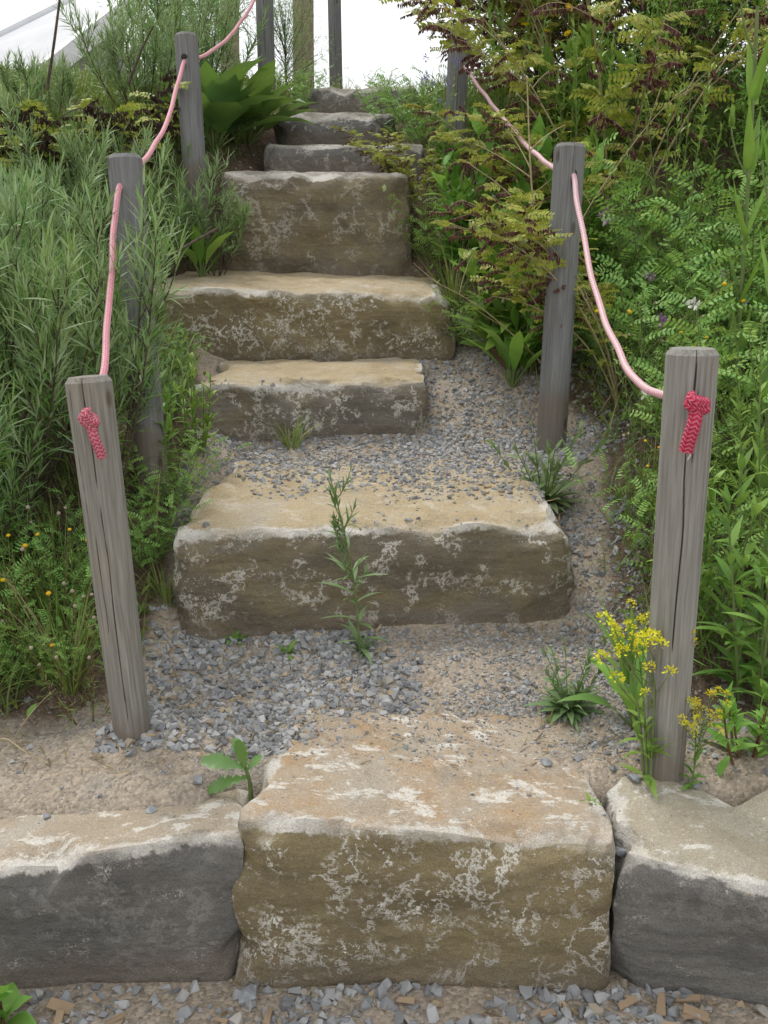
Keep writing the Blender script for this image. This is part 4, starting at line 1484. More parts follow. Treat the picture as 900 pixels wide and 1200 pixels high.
def horseweed():
    """the single upright weed growing at the face of the second step"""
    root = empty('upright_weed')
    st, lf = MB(), MB()
    stem = spline([(0, 0, 0), (-0.005, 0, 0.08), (-0.012, 0.0, 0.18), (-0.03, 0.0, 0.30), (-0.055, 0, 0.42), (-0.075, 0, 0.50)], 5)
    tube(st, stem, np.linspace(0.0042, 0.0012, len(stem)), 6)
    spiral_leaves(lf, stem, 0.04, 0.5, 20, 0.11, 0.10, 0.016, 1.15, 0.9, LANCE, 0.7, 0.25, True)
    spiral_leaves(lf, stem, 0.45, 1.0, 26, 0.09, 0.035, 0.012, 0.85, 0.3, NARROW, 0.4, 0.25, True)
    for t in (0.4, 0.46, 0.5, 0.55, 0.58, 0.62, 0.66, 0.74, 0.84, 0.7):
        P, T = along(stem, np.array([t]))
        s2 = arc(P[0], U(-0.7, 0.7) + (0 if U() > 0.5 else math.pi), 0.65, 0.25, U(0.07, 0.13), 5)
        tube(st, s2, np.linspace(0.0014, 0.0007, 5), 4)
        spiral_leaves(lf, s2, 0.2, 1.0, 12, 0.05, 0.022, 0.007, 0.7, 0.25, NARROW, 0.3, 0.25, True)
    az = np.arange(40) * 2.4
    ln = U(0.3, 1.4, 40)
    D = np.stack([np.sin(ln) * np.cos(az), np.sin(ln) * np.sin(az), np.cos(ln)], -1)
    leaves(lf, np.zeros((40, 3)) + [0.01, 0, 0.005], D, [[0, 0, 1]], U(0.03, 0.085, 40), 0.006, 0.5, NARROW, 0.2, True)
    st.build('stem', M_STEM, root)
    lf.build('foliage', L_WEED, root)
    return root


def toothed_weed():
    root = empty('toothed_leaf_weed')
    st, lf = MB(), MB()
    stem = spline([(0, 0, -0.03), (-0.002, 0, 0.015), (-0.008, -0.005, 0.045)], 4)
    tube(st, stem, np.linspace(0.005, 0.003, len(stem)), 6)
    tooth = (0.12, 0.34, 0.22, 0.6, 0.34, 0.86, 0.48, 1.0, 0.56, 0.88, 0.5, 0.55, 0.04)
    P = np.array([stem[-1], stem[-1], stem[5], stem[-1], stem[-2]])
    D = np.array([[-0.8, -0.1, 0.35], [0.02, -0.35, 0.8], [-0.85, -0.25, -0.05], [-0.3, 0.4, 0.8], [0.5, 0.3, 0.5]])
    leaves(lf, P, D, [[0.2, -0.5, 0.9]], [0.085, 0.07, 0.085, 0.06, 0.04], [0.042, 0.040, 0.034, 0.03, 0.02], [0.6, 0.5, 0.6, 0.5, 0.4], tooth, 0.2, True, 0.1)
    st.build('stem', M_STEM, root)
    lf.build('foliage', L_BROAD, root)
    return root


def dry_stalk(pts, name='dry_stalk', twigs=4, r=0.0035, leafs=6):
    root = empty(name)
    st, lf = MB(), MB()
    s = spline(pts, 8)
    tube(st, s, np.linspace(r, r * 0.3, len(s)), 6)
    for _ in range(twigs):
        P, T = along(s, np.array([U(0.35, 0.95)]))
        s2 = arc(P[0], U(0, 6.28), U(0.4, 1.2), U(0.8, 1.5), U(0.08, 0.25), 6)
        tube(st, s2, np.linspace(r * 0.4, r * 0.15, 6), 4)
    if leafs:
        spiral_leaves(lf, s, 0.2, 0.8, leafs, 0.06, 0.04, 0.009, 1.6, 1.2, LANCE, 2.2, 0.4, True, wave=0.3)
        lf.build('withered_leaf', L_DEAD, root)
    st.build('stem', M_STRAW, root)
    return root


def bush(h=2.2, r=0.9, nclump=60, per=90, leaf=0.05, w=0.018, mat=None, name='dense_bush', trunk_r=0.03, low=0.1):
    """woody bush or small tree: trunk and limbs, leaf sprays spread through an uneven crown"""
    root = empty(name)
    st, lf = MB(), MB()
    tr = arc((0, 0, -0.1), U(0, 6.28), 0.03, 0.12, h * 0.75, 9)
    tube(st, tr, np.linspace(trunk_r, trunk_r * 0.35, 9), 8)
    for k in range(nclump):
        z = low + (1 - low) * U(0, 1) ** 0.85
        az = k * 2.4 + U(-0.5, 0.5)
        rad = r * (0.35 + 0.65 * math.sin(math.pi * min(1, 0.15 + z * 0.85)) ** 0.8) * U(0.35, 1.12)
        tip = np.array([rad * math.cos(az), rad * math.sin(az), z * h * U(0.92, 1.06)])
        P, T = along(tr, np.array([min(0.98, max(0.1, z * 0.8 - 0.05))]))
        midp = (P[0] + tip) / 2 + [0, 0, -0.05 + 0.1 * U()]
        limb = spline([P[0], midp, tip], 4)
        tube(st, limb, np.linspace(trunk_r * 0.3, 0.002, len(limb)), 4)
        tt = U(0.35, 1.0, per)
        Pp, Tt = along(limb, tt)
        sp = nrm(rng.normal(size=(per, 3)) + [0, 0, 0.25])
        Pp = Pp + sp * np.abs(rng.normal(0, 0.10 * r / 0.9 + 0.03, (per, 1)))
        D = nrm(sp + 0.5 * Tt + rng.normal(0, 0.3, (per, 3)))
        leaves(lf, Pp, D, nrm(rng.normal(size=(per, 3)) * 0.7 + [0, 0, 1]), leaf * U(0.7, 1.2, per), w, 0.5, (0.25, 1.0, 0.8, 0.06), 0.25, False)
    st.build('trunk', M_TRUNK, root)
    lf.build('crown', mat or L_DEEP, root)
    return root


PROTO = {}


def kind(key, fn, n=1):
    PROTO[key] = [fn() for _ in range(n)]


USED = {}


def put(key, x, y, s, label, cat, group=None, rz=None, dz=0.0, var=None, tilt=0.0):
    v = PROTO[key]
    k = USED.get(key, 0)
    USED[key] = k + 1
    o = copy_tree(v[(k if var is None else var) % len(v)])
    z = drop(x, y)[0]
    o.location = (x, y, z - 0.01 + dz)
    o.rotation_euler = (tilt, 0, U(0, 6.28) if rz is None else rz)
    o.scale = (s, s, s)
    tag(o, label, cat, group)
    return o


kind('silver', lambda: silver_shrub(0.78, 17, 0.65), 4)
kind('silver_up', lambda: silver_shrub(0.92, 11, 0.30, 0.8), 1)
kind('silver_small', lambda: silver_shrub(0.42, 9, 0.6, 0.8, 0.065), 2)
kind('pods_dark', lambda: pod_shrub(0.75, 9, None, 0.75, True, 7, 12, M_TWIG, 0.10), 1)
kind('pods_left', lambda: pod_shrub(1.25, 8, math.pi, 1.0, False, 17, 5), 1)
kind('pods_left2', lambda: pod_shrub(1.25, 7, math.pi, 1.0, False, 15, 6), 1)
kind('pods_round', lambda: pod_shrub(1.35, 8, None, 0.8, False, 17, 6), 1)
kind('dock', lambda: dock(24, 0.36, 0.15, 0.3, None, 0), 2)
kind('dock_small', lambda: dock(10, 0.24, 0.06, 0.5, L_BRIGHT, 0), 2)
kind('dock_yellowed', lambda: dock(10, 0.24, 0.06, 0.5, L_BRIGHT, 1), 1)
kind('leafy', lambda: leafy_upright(0.52, 7, 0.15, 0.042), 2)
kind('leafy_lance', lambda: leafy_upright(0.5, 6, 0.11, 0.022, L_MID), 2)
kind('leafy_tall', lambda: leafy_upright(1.1, 9, 0.10, 0.018, L_MID, None, 46, 0.35), 2)
kind('leafy_low', lambda: leafy_upright(0.2, 5, 0.085, 0.024, L_BRIGHT, M_RED, 11, 0.5), 2)
kind('grass', lambda: grass_tuft(70, 0.42, 0.006, 0.8, None, 5), 2)
kind('grass_small', lambda: grass_tuft(34, 0.17, 0.005, 0.6), 2)
kind('grass_wide', lambda: grass_tuft(22, 0.30, 0.016, 0.45, L_BRIGHT), 2)
kind('yellow', lambda: meadow_flower(0.45, 16, True, 4, 4), 3)
kind('yellow_tall', lambda: meadow_flower(1.0, 14, False, 7, 1, F_DAISY, 0.35), 1)
kind('straggly', lambda: meadow_flower(0.42, 12, True, 2, 7, F_BUTTON, 0.75, 'straggling_flower_plant', L_GRASS, M_RED, 14), 2)
kind('purple', lambda: meadow_flower(0.45, 4, True, 1, 0, F_PURP, 0.3, 'purple_flower_plant'), 1)
kind('violet', lambda: meadow_flower(0.62, 12, False, 12, 0, F_VIOL, 0.3, 'violet_flower_plant'), 1)
kind('vetch', lambda: vetch(0.36, 30, 0.3, 3, 1), 2)
kind('vetch_green', lambda: vetch(0.34, 30, 0.3, 0, 0), 2)
kind('corner', lambda: leafy_upright(0.13, 3, 0.085, 0.045, L_BRIGHT, M_RED, 7, 0.5), 1)
kind('leafy_big', lambda: leafy_upright(0.62, 9, 0.20, 0.06, L_BRIGHT, None, 16, 0.4), 2)
kind('tall', tall_stem, 1)
kind('mustard', lambda: mustard(0.30, 3, 10), 2)
kind('rosette', lambda: rosette(42, 0.12, 0.020, None, 'rosette_weed', (0.25, 1.4), LANCE, 8), 2)
kind('horseweed', horseweed, 1)
kind('toothed', toothed_weed, 1)
kind('sprout', lambda: rosette(9, 0.05, 0.016, L_BRIGHT, 'green_sprout', (0.2, 1.3), OVATE), 2)
kind('bush_dark', lambda: bush(2.6, 1.0, 85, 110, 0.055, 0.02), 2)
kind('bush_mid', lambda: bush(1.5, 0.6, 50, 100, 0.05, 0.013, L_MID), 2)
kind('fine_bush', lambda: bush(1.5, 0.7, 60, 110, 0.06, 0.0065, L_SILVER, 'narrow_leaved_bush', 0.02), 2)

SG = 'silvery narrow leaved shrubs on the left bank'
for key, x, y, s, lab in [
    ('silver_up', -0.84, 2.84, 1.0, 'silvery narrow leaved shrub in front of the second left post'),
    ('silver', -1.10, 2.85, 1.1, 'silvery shrub just left of the second left post, beside the rope'),
    ('silver', -1.22, 2.62, 0.92, 'silvery shrub behind and left of the left knotted post'),
    ('silver', -1.28, 3.15, 1.05, 'silvery shrub at the left picture edge level with the second left post'),
    ('silver', -1.62, 3.3, 1.05, 'silvery shrub partly cut by the left picture edge, beside the dark stems'),
    ('silver', -1.36, 3.5, 1.0, 'silvery shrub just behind the second left post'),
    ('silver', -1.42, 3.85, 1.0, 'silvery shrub below the dark brown pods, in the middle of the left bank'),
    ('silver_small', -1.10, 3.95, 0.9, 'small silvery tuft behind the second left post at the end of the widest step'),
    ('silver_small', -0.75, 3.32, 0.5, 'smallest silvery tuft left of the narrow grey brown step'),
    ('silver', -1.0, 4.4, 0.8, 'silvery shrub below the third left post, above the widest step'),
    ('silver', -1.30, 4.45, 0.95, 'silvery shrub under the sagging left rope'),
    ('silver_small', -0.76, 4.5, 0.9, 'silvery tuft whose twig reaches over the left end of the tallest step'),
    ('silver_small', -1.75, 5.4, 1.0, 'silvery shrub behind the dark brown pods at the upper left'),
    ('silver', -1.28, 5.6, 1.0, 'silvery shrub left of the third left post, over the grey roof edge'),
    ('silver_small', -2.35, 5.3, 1.0, 'silvery shrub at the top left corner before the grey roof'),
    ('silver', -1.08, 6.2, 0.95, 'silvery shrub between the third left post and the big leaved plant'),
    ('silver', -2.0, 4.15, 0.95, 'silvery shrub at the left picture edge under the brown pods'),
]:
    put(key, x, y, s, lab, 'shrub', SG)
for x, y, s, lab in [(-1.62, 4.6, 1.1, 'shrub of dark brown seed pods at the left picture edge'),
                     (-1.28, 4.75, 0.95, 'shrub of dark brown seed pods left of the pink rope, below the grey roof'),
                     (-2.1, 4.9, 0.65, 'shrub of dark brown seed pods in front of the grey roof')]:
    put('pods_dark', x, y, s, lab, 'shrub', 'brown seeded shrubs on the left bank')
put('dock', -0.86, 5.25, 1.1, 'big leaved dark green plant behind the third left post', 'plant')
put('dock', -0.72, 5.55, 0.95, 'big leaved green plant leaning over the dark grey step near the top', 'plant')
put('dock_small', -0.80, 4.42, 0.9, 'low broad green leaves at the lower left corner of the tallest step', 'plant')
put('bush_mid', -1.42, 7.2, 0.7, 'fine green bush before the grey roof, left of the tan poles', 'bush')
put('fine_bush', -0.70, 7.6, 0.5, 'sparse narrow leaved bush between the yellowish pole and the grey posts', 'bush')
put('fine_bush', -1.25, 7.5, 0.7, 'narrow leaved bush behind the big leaved plant beside the tan pole', 'bush')
put('fine_bush', -3.05, 6.6, 0.7, 'narrow leaved bush at the top left corner', 'bush')

# lower left meadow
for key, x, y, s, lab, cat in [
    ('yellow', -1.02, 2.42, 0.85, 'small yellow flowers left of the knotted left post, below the shrubs', 'flower'),
    ('yellow', -1.22, 2.28, 0.7, 'small yellow flowers at the left picture edge above the bare sand', 'flower'),
    ('yellow', -0.98, 3.0, 0.7, 'small yellow flowers between the two left posts', 'flower'),
    ('straggly', -0.86, 2.32, 0.85, 'straggling reddish stems with spent heads left of the left front post', 'flower'),
    ('straggly', -1.05, 2.22, 0.75, 'straggling plant with faded buttons and one yellow flower at the left edge', 'flower'),
    ('grass', -0.78, 2.24, 0.8, 'long yellowish grass tuft at the foot of the left front post', 'grass tuft'),
    ('grass', -0.98, 2.12, 0.7, 'grass tuft with pale blades at the edge of the sand', 'grass tuft'),
    ('grass_small', -0.62, 2.62, 1.0, 'grass tuft left of the second step corner', 'grass tuft'),
    ('vetch_green', -0.95, 2.55, 0.7, 'feathery green plant behind the left front post', 'plant'),
    ('vetch_green', -0.72, 2.72, 0.6, 'feathery green plant between left front post and second step', 'plant'),
    ('leafy_lance', -0.72, 3.02, 0.8, 'upright lance leaved plant in front of the foot of the second left post', 'plant'),
    ('leafy_lance', -0.62, 3.18, 0.7, 'upright lance leaved plant with a red stem left of the third step', 'plant'),
    ('vetch_green', -0.68, 2.95, 0.55, 'bluish feathery leaves behind the left corner of the second step', 'plant'),
    ('vetch_green', -1.25, 2.45, 0.8, 'feathery green plant at the left picture edge', 'plant'),
]:
    put(key, x, y, s, lab, cat)

for key, x, y, s, lab, cat in [
    ('straggly', -0.72, 2.16, 0.7, 'dry reddish stems leaning beside the foot of the left front post', 'flower'),
    ('vetch_green', -1.08, 2.2, 0.6, 'low feathery green plant on dark soil at the left edge', 'plant'),
    ('yellow', -0.86, 2.5, 0.8, 'yellow buttons just left of the upper half of the left front post', 'flower'),
    ('vetch_green', -0.86, 2.28, 0.5, 'small feathery plant in the grass left of the left front post', 'plant'),
    ('vetch_green', -0.80, 3.72, 0.42, 'low feathery plant between the left ends of the narrow and the widest step', 'plant'),
    ('leafy_lance', -1.12, 2.7, 0.85, 'lance leaved plant below the silvery shrubs at the left edge', 'plant'),
    ('yellow', -0.80, 4.62, 0.55, 'yellow buttons at the left end of the tallest step', 'flower'),
    ('yellow', -1.0, 4.05, 0.8, 'yellow buttons among silvery leaves right of the second left post', 'flower'),
]:
    put(key, x, y, s, lab, cat)
# path weeds
TOOTH_DZ = 0.31 - (drop(-0.285, 1.86)[0] - 0.01)
put('horseweed', -0.065, 2.48, 1.0, 'upright grey green weed before the second step', 'weed', rz=0.0)
put('grass_small', -0.33, 3.42, 1.15, 'bright grass tuft at the foot of the third step', 'grass tuft')
put('toothed', -0.285, 1.86, 1.15, 'toothed bright green leaf weed in the joint left of the lowest step', 'weed', rz=0.0, dz=TOOTH_DZ)
put('rosette', 0.515, 3.05, 1.45, 'grey green rosette weed on the gravel right of the second step', 'weed')
put('rosette', 0.46, 2.22, 0.9, 'low grey green weed on the gravel left of the right front post', 'weed')
put('sprout', -0.26, 2.47, 0.9, 'tiny green sprout on the gravel below the second step', 'weed')
put('sprout', -0.42, 2.55, 1.0, 'green sprout at the left foot of the second step', 'weed')
put('sprout', 0.43, 1.80, 0.5, 'tiny sprout in the joint beside the right edging stone', 'weed')
put('corner', -0.745, 1.50, 1.05, 'glossy green leaves with a reddish stem at the bottom left corner', 'plant')

# right bank
put('mustard', 0.575, 1.88, 1.1, 'yellow flowering mustard left of and before the right front post', 'flower', rz=1.9)
put('mustard', 0.66, 1.88, 0.6, 'yellow flowering mustard right of the right front post', 'flower', rz=0.6)
for key, x, y, s, lab, cat in [
    ('grass_wide', 0.64, 2.32, 1.05, 'bright broad bladed tuft left of the right front post', 'plant'),
    ('dock_small', 0.60, 2.12, 0.75, 'broad bright leaves with red stalks behind the yellow mustard', 'plant'),
    ('leafy_low', 0.80, 1.97, 0.9, 'low bright green leaves on the soil right of the right front post', 'plant'),
    ('leafy_low', 0.92, 2.02, 1.0, 'low green leaves at the right picture edge above the edging stone', 'plant'),
    ('leafy_lance', 0.92, 2.22, 1.15, 'lance leaved plant with a red stem at the right picture edge', 'plant'),
    ('leafy_lance', 0.84, 2.42, 1.2, 'lance leaved green plant just behind the right front post', 'plant'),
    ('leafy_tall', 1.08, 2.55, 0.85, 'tall green stems at the right picture edge behind the mustard', 'plant'),
    ('vetch_green', 0.92, 2.65, 0.95, 'feathery green plant right of the top of the right front post', 'plant'),
    ('vetch', 1.12, 3.0, 1.1, 'pink flowering vetch right of the right front post', 'flower'),
    ('vetch', 1.28, 3.45, 1.5, 'pink flowering vetch at the right picture edge below the tall stem', 'flower'),
    ('vetch', 0.98, 3.75, 1.0, 'vetch with pale pink globes above the right rope', 'flower'),
    ('vetch_green', 1.32, 2.95, 1.5, 'feathery green mound at the right picture edge', 'plant'),
    ('yellow', 0.92, 3.25, 0.95, 'yellow button flowers in front of the sagging right rope', 'flower'),
    ('yellow', 1.06, 3.5, 1.0, 'yellow button flowers above the right front post', 'flower'),
    ('yellow', 0.78, 2.85, 0.7, 'low yellow button flowers on the gravel left of the right front post', 'flower'),
    ('vetch', 1.5, 4.0, 1.7, 'vetch with pink globes in front of the dark bushes', 'flower'),
    ('vetch_green', 0.82, 3.9, 0.8, 'feathery green plant just right of the second right post', 'plant'),
    ('leafy_big', 0.46, 4.02, 0.95, 'broad bright green plant between the widest step and the second right post', 'plant'),
    ('leafy_big', 0.34, 4.55, 0.9, 'broad bright green plant beside the tallest step, under the brown pods', 'plant'),
    ('leafy_big', 0.62, 4.5, 1.25, 'bright leafy plant behind the second right post', 'plant'),
    ('vetch_green', 1.75, 3.7, 1.9, 'tall feathery green mass at the right picture edge below the dark bushes', 'plant'),
    ('leafy_big', 0.86, 4.35, 1.0, 'bright leafy plant behind the rope, right of the second right post', 'plant'),
    ('vetch_green', 1.15, 4.2, 1.6, 'tall feathery green plant below the dark gap in the bushes', 'plant'),
    ('leafy_big', 0.95, 5.1, 1.3, 'tall bright leafy plant between the pod shrubs and the dark bushes', 'plant'),
    ('leafy', 0.58, 3.86, 0.9, 'bright leafy plant right against the second right post', 'plant'),
    ('vetch_green', 0.24, 4.75, 0.8, 'feathery green plant against the right end of the tallest step', 'plant'),
    ('vetch_green', 0.33, 4.15, 0.6, 'low feathery plant at the right tip of the widest step', 'plant'),
    ('leafy', 0.30, 5.15, 0.5, 'bright leafy plant in front of the third right post', 'plant'),
    ('leafy_tall', 0.98, 4.1, 0.6, 'upright green stems with narrow leaves right of the second right post', 'plant'),
    ('dock_yellowed', 0.50, 3.80, 1.0, 'plant with one yellowed leaf at the right end of the widest step', 'plant'),
    ('grass', 0.30, 4.35, 0.8, 'thin grass at the right end of the tallest step', 'grass tuft'),
    ('yellow_tall', 0.80, 4.9, 1.05, 'tall yellow daisies at the top between the pod shrubs', 'flower'),
    ('leafy_tall', 0.95, 4.75, 0.95, 'tall narrow leaved stems below the yellow daisies', 'plant'),
    ('leafy_tall', 0.62, 5.3, 0.9, 'tall green stems right of the third right post', 'plant'),
    ('leafy_tall', 1.25, 4.4, 0.85, 'tall green stems before the dark gap in the bushes', 'plant'),
    ('leafy_tall', 1.75, 4.2, 0.95, 'tall green stems at the upper right picture edge', 'plant'),
    ('vetch_green', 0.25, 5.6, 0.9, 'feathery green plant left of the third right post', 'plant'),
    ('vetch_green', 0.05, 6.1, 0.65, 'feathery green plant hiding the right end of the top step', 'plant'),
    ('vetch_green', -0.02, 6.75, 0.35, 'feathery green plant on the crest under the white sky', 'plant'),
    ('vetch_green', 0.22, 6.6, 0.45, 'feathery green plant on the crest right of the top step', 'plant'),
    ('grass', -0.25, 7.0, 0.6, 'grass tuft on the crest left of the top step', 'grass tuft'),
    ('vetch_green', -0.5, 6.6, 0.7, 'feathery green plant left of the topmost step', 'plant'),
]:
    put(key, x, y, s, lab, cat)
put('tall', 1.09, 2.72, 1.0, 'tall thick green stem with clasping leaves at the right picture edge', 'plant', rz=0.4)
put('tall', 1.22, 3.4, 0.85, 'shorter thick green stem with clasping leaves before the dark bushes', 'plant', rz=1.4)
PG = 'brown seeded shrubs on the right bank'
put('pods_left', 0.86, 4.45, 0.75, 'pod shrub arching over the right end of the tallest step', 'shrub', PG, rz=0.0)
put('pods_left2', 0.88, 3.55, 0.75, 'pod shrub whose brown racemes hang before the second right post', 'shrub', PG, rz=-0.1)
put('pods_left2', 1.02, 5.7, 1.2, 'pod shrub around the top of the third right post against the white sky', 'shrub', PG, rz=0.1)
put('pods_left', 0.20, 4.95, 0.42, 'small yellow green pod shrub over the right ends of the thin grey step', 'shrub', PG, rz=0.3)
put('pods_round', 0.64, 5.9, 0.72, 'pod shrub left of and behind the third right post, edge of the white sky', 'shrub', PG)
put('pods_round', 1.05, 4.7, 1.1, 'tall brown pod shrub in front of the dark bushes', 'shrub', PG)
put('pods_left', 1.25, 5.9, 1.25, 'pod shrub hanging into the white sky behind the third right post', 'shrub', PG, rz=0.2)

put('purple', 1.02, 3.45, 1.0, 'single purple flower head above the yellow buttons right of the rope', 'flower')
put('purple', -1.05, 4.55, 0.95, 'single pale purple flower left of the third left post', 'flower')
put('violet', 0.28, 5.1, 1.0, 'violet blue flower spikes on the left of the third right post', 'flower')
# dry stalks
b = at(664, 405, 3.7)
s = dry_stalk([(0, 0, 0), (-0.03, 0.02, 0.22), (-0.11, 0.02, 0.45), (-0.16, 0.0, 0.75), (-0.19, 0.0, 1.1)], twigs=7, r=0.0075)
s.location = (0.69, 3.72, drop(0.69, 3.72)[0] - 0.01)
tag(s, 'thick dry tan stalk with curled leaves left of the second right post', 'stalk')
s = dry_stalk([(0, 0, 0), (-0.12, -0.03, 0.12), (-0.3, -0.05, 0.27), (-0.5, -0.08, 0.38)], twigs=3, r=0.004, leafs=0)
s.location = (0.66, 3.80, drop(0.66, 3.8)[0] - 0.01)
tag(s, 'thin dry stalk leaning left from the second right post over the widest step', 'stalk')
s = dry_stalk([(0, 0, 0.3), (0.05, 0, 0.55), (0.16, 0, 0.85), (0.36, 0, 1.15), (0.5, 0, 1.3)], twigs=3, r=0.0035, leafs=0)
s.location = (0.60, 3.9, drop(0.60, 3.9)[0] - 0.3)
tag(s, 'thin dry stalk curving up right over the top of the second right post', 'stalk')
s = dry_stalk([(0, 0, 0), (0.12, 0, 0.18), (0.30, 0, 0.36), (0.55, 0, 0.55)], twigs=3, r=0.003, leafs=0)
s.location = (0.78, 3.55, drop(0.78, 3.55)[0] - 0.01)
tag(s, 'straw coloured stalk slanting up right across the vetch', 'stalk')
s = dry_stalk([(0, 0, 0), (0.06, -0.02, 0.03), (0.12, -0.06, 0.02), (0.18, -0.09, 0.01)], twigs=2, r=0.003, leafs=0)
s.location = (-0.92, 2.02, drop(-0.92, 2.02)[0])
tag(s, 'dead straw stalk lying on the sand at the left picture edge', 'stalk')
def twig_stem(pts, label):
    root = empty('woody_stem')
    m_ = MB()
    s = spline(pts, 8)
    tube(m_, s, np.linspace(0.007, 0.0035, len(s)), 6)
    m_.build('stem', M_TWIG, root)
    root.location = (0, 0, 0)
    tag(root, label, 'branch')


twig_stem([at(20, 500, 2.75), at(70, 420, 2.75), at(125, 320, 2.8)], 'bare dark woody stem slanting up behind the left front post')
twig_stem([at(150, 640, 3.0), at(95, 560, 2.95), at(50, 470, 2.9), at(10, 400, 2.9)], 'bare dark woody stem crossing low behind the left front post')
twig_stem([at(150, 300, 3.9), at(105, 350, 3.9), at(60, 400, 3.9)], 'dark woody branch slanting behind the left rope')
twig_stem([at(150, 100, 5.1), at(165, 60, 5.1), at(180, 30, 5.1)], 'dark bare twig left of the third left post')
twig_stem([at(255, 268, 4.15), at(215, 290, 4.0), at(150, 330, 3.5)], 'dark twig reaching right to the tallest step')
twig_stem([at(55, 105, 4.3), at(62, 60, 4.3), at(70, 0, 4.3), at(74, -30, 4.3)], 'upright bare dark stem at the upper left before the grey roof')

# dark bushes behind the right bank
BG = 'dense bushes behind the right bank'
for x, y, s, lab in [(1.55, 6.3, 1.0, 'dark dense bush behind the tall daisies'), (2.35, 5.9, 1.0, 'dark dense bush at the upper right corner'),
                     (3.0, 5.2, 0.95, 'dark dense bush beyond the right picture edge'), (1.95, 7.4, 1.15, 'tall dark bush behind the others on the right')]:
    put('bush_dark', x, y, s, lab, 'bush', BG)
for x, y, s, lab in [(0.95, 6.6, 1.05, 'mid green bush right of the white sky'), (1.95, 4.9, 0.9, 'mid green bush with fine leaves before the dark bushes at the right'),
                     (1.45, 5.2, 0.7, 'mid green bush at the foot of the dark bushes')]:
    put('bush_mid', x, y, s, lab, 'bush', BG)

# ---- low growth that covers the banks (beyond counting)
def on_bank(n, x0, x1, y0, y1):
    out_ = []
    for _ in range(n):
        x, y = U(x0, x1), U(y0, y1)
        le, re = np.interp(y, LE_Y, LE_X), np.interp(y, LE_Y, RE_X)
        d = max(le - x, x - re)
        if d < 0.02:
            continue
        pr = np.clip(d / 0.25, 0.05, 1) * np.clip((y - 2.05) / 0.35, 0, 1) * min(1, max(0.0, clump(x, y, 2.6, 12) * 1.5))
        if U() > pr:
            continue
        z, n_, isg = drop(x, y)
        if isg:
            out_.append((x, y, z))
    return np.array(out_)


lf = MB()
B = np.concatenate([on_bank(9000, -2.6, -0.5, 2.05, 7.2), on_bank(9000, 0.1, 2.6, 2.05, 7.2)])
n = len(B)
for rep in range(5):
    az, ln = U(0, 6.28, n), U(0.2, 1.3, n)
    D = np.stack([np.sin(ln) * np.cos(az), np.sin(ln) * np.sin(az), np.cos(ln)], -1)
    N = np.stack([-np.cos(ln) * np.cos(az), -np.cos(ln) * np.sin(az), np.sin(ln)], -1)
    P = B + np.stack([rng.normal(0, 0.03, n), rng.normal(0, 0.03, n), U(0.0, 0.15, n) ** 1.3], -1)
    leaves(lf, P, D, N, U(0.02, 0.055, n), U(0.008, 0.017, n), 0.6, (0.25, 1.0, 0.85, 0.08), 0.2, False)
o = lf.build('undergrowth', L_FLOOR)
tag(o, 'low leafy undergrowth covering both banks', 'undergrowth', kind='stuff')
gr = MB()
G = np.concatenate([on_bank(6000, -2.2, -0.5, 2.05, 6.8), on_bank(6000, 0.1, 2.4, 2.05, 7.2)])
for rep in range(3):
    n = len(G)
    az, ln = U(0, 6.28, n), np.abs(rng.normal(0, 0.45, n))
    D = np.stack([np.sin(ln) * np.cos(az), np.sin(ln) * np.sin(az), np.cos(ln)], -1)
    N = np.stack([-np.cos(ln) * np.cos(az), -np.cos(ln) * np.sin(az), np.sin(ln)], -1)
    leaves(gr, G + rng.normal(0, 0.02, (n, 3)) * [1, 1, 0], D, N, U(0.10, 0.30, n), U(0.003, 0.0055, n), U(0.2, 1.3, n), (0.8, 1.0, 0.8, 0.5, 0.03), 0.2, False)
o = gr.build('grass', L_GRASS)
tag(o, 'thin grass growing among the plants on both banks', 'grass', kind='stuff')

lt = MB()
for (n, x0, x1, y0, y1) in ((220, -1.0, -0.35, 1.9, 2.6), (160, 0.3, 1.0, 1.9, 2.9), (140, -0.8, 0.8, 1.35, 1.62), (260, 0.3, 1.0, 3.3, 4.2), (120, -0.4, 0.4, 1.9, 2.6), (120, -1.1, -0.6, 2.5, 3.6)):
    P = np.array([(x, y, drop(x, y)[0] + 0.006) for x, y in zip(U(x0, x1, n), U(y0, y1, n))])
    az = U(0, 6.28, n)
    D = np.stack([np.cos(az), np.sin(az), U(-0.1, 0.35, n)], -1)
    leaves(lt, P, D, rng.normal(0, 0.3, (n, 3)) + [0, 0, 1], U(0.012, 0.055, n), U(0.0012, 0.006, n), U(-1.2, 1.2, n), (0.5, 1.0, 0.8, 0.5, 0.1), 0.3, False)
o = lt.build('plant_litter', L_DEAD)
tag(o, 'dry bits of leaf and straw scattered over gravel and soil', 'litter', kind='stuff')

for v in PROTO.values():
    for r_ in v:
        kill_tree(r_)

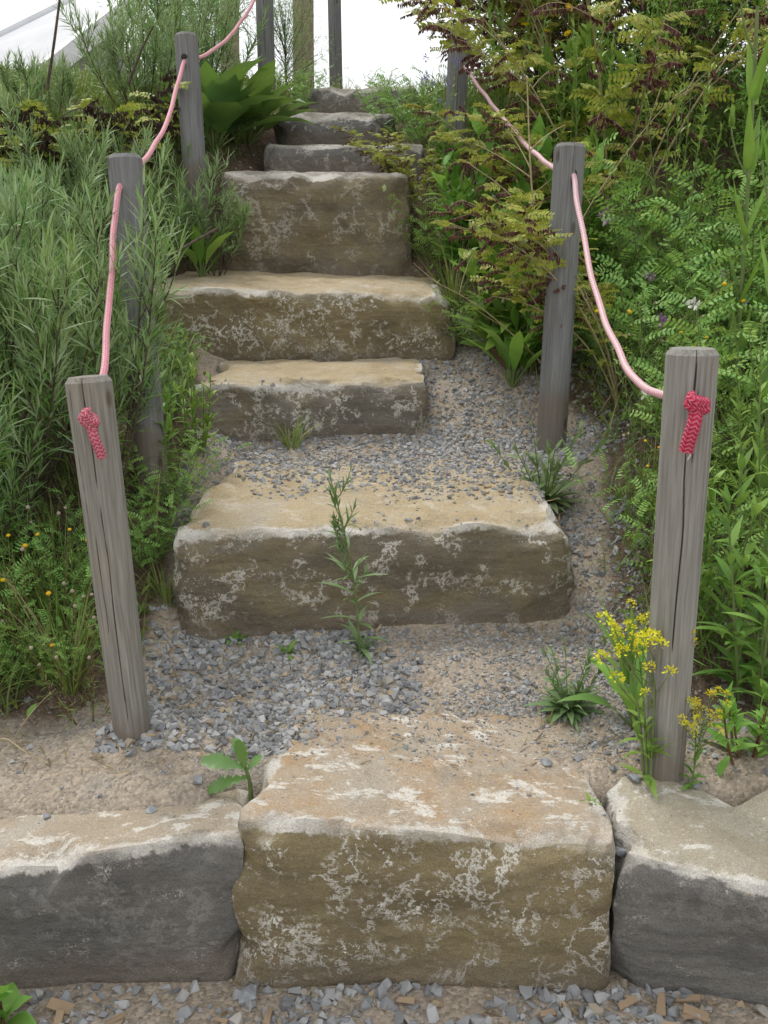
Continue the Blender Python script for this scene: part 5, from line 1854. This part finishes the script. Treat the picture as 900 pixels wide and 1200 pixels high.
# ------------------------------------------------------------------ shed roof beyond the crest, upper left
m_roof = plain_mat('pale_grey_sheet', (0.40, 0.41, 0.43), (0.46, 0.47, 0.49), 0.5, 3, 0.4)
m_trim = plain_mat('white_trim', (0.72, 0.73, 0.74), (0.78, 0.79, 0.80), 0.5, 5, 0.4)
m_wall = plain_mat('grey_render', (0.34, 0.34, 0.34), (0.40, 0.40, 0.39), 0.9, 4)
shed = empty('shed', (-3.6, 9.4, 2.3))
tag(shed, 'pale grey roofed shed with white edges behind the left bank', 'shed')


def slab(name, pts, th, mat, parent):
    p_ = [np.array(q, float) for q in pts]
    nn = np.cross(p_[1] - p_[0], p_[3] - p_[0])
    nn = nn / np.linalg.norm(nn) * th
    V = np.array(p_ + [q - nn for q in p_]) - np.array(parent.location)
    m_ = MB()
    m_.add(V, np.array([[0, 1, 2, 3], [7, 6, 5, 4], [0, 4, 5, 1], [1, 5, 6, 2], [2, 6, 7, 3], [3, 7, 4, 0]]))
    return m_.build(name, mat, parent, False)


A0, A1, B1, B0 = np.array(at(-70, 78, 9.6)), np.array(at(105, -9, 10.6)), np.array(at(160, -9, 9.2)), np.array(at(45, 82, 8.2))
slab('roof', [A0, B0, B1, A1], 0.06, m_roof, shed)
u1 = (A1 - A0) / np.linalg.norm(A1 - A0)
u2 = (B1 - B0) / np.linalg.norm(B1 - B0)
up = np.array([0, 0, 0.05])
w = (B0 - A0) / np.linalg.norm(B0 - A0)
slab('verge_board', [A0 - w * 0.09 + up, A0 + up, A1 + up, A1 - w * 0.09 + up], 0.14, m_trim, shed)
slab('verge_board', [B0 + up, B0 + w * 0.09 + up, B1 + w * 0.09 + up, B1 + up], 0.14, m_trim, shed)
for (p0, p1) in ((A0, A1), (B0, B1)):
    q0, q1 = p0 * 0.93 + p1 * 0.07, p0 * 0.07 + p1 * 0.93
    ins = w * (0.15 if p0 is A0 else -0.15)
    q0, q1 = q0 + ins, q1 + ins
    b0, b1 = np.array([q0[0], q0[1], 2.2]), np.array([q1[0], q1[1], 2.2])
    slab('wall', [b0, b1, q1 - [0, 0, 0.09], q0 - [0, 0, 0.09]], 0.1, m_wall, shed)
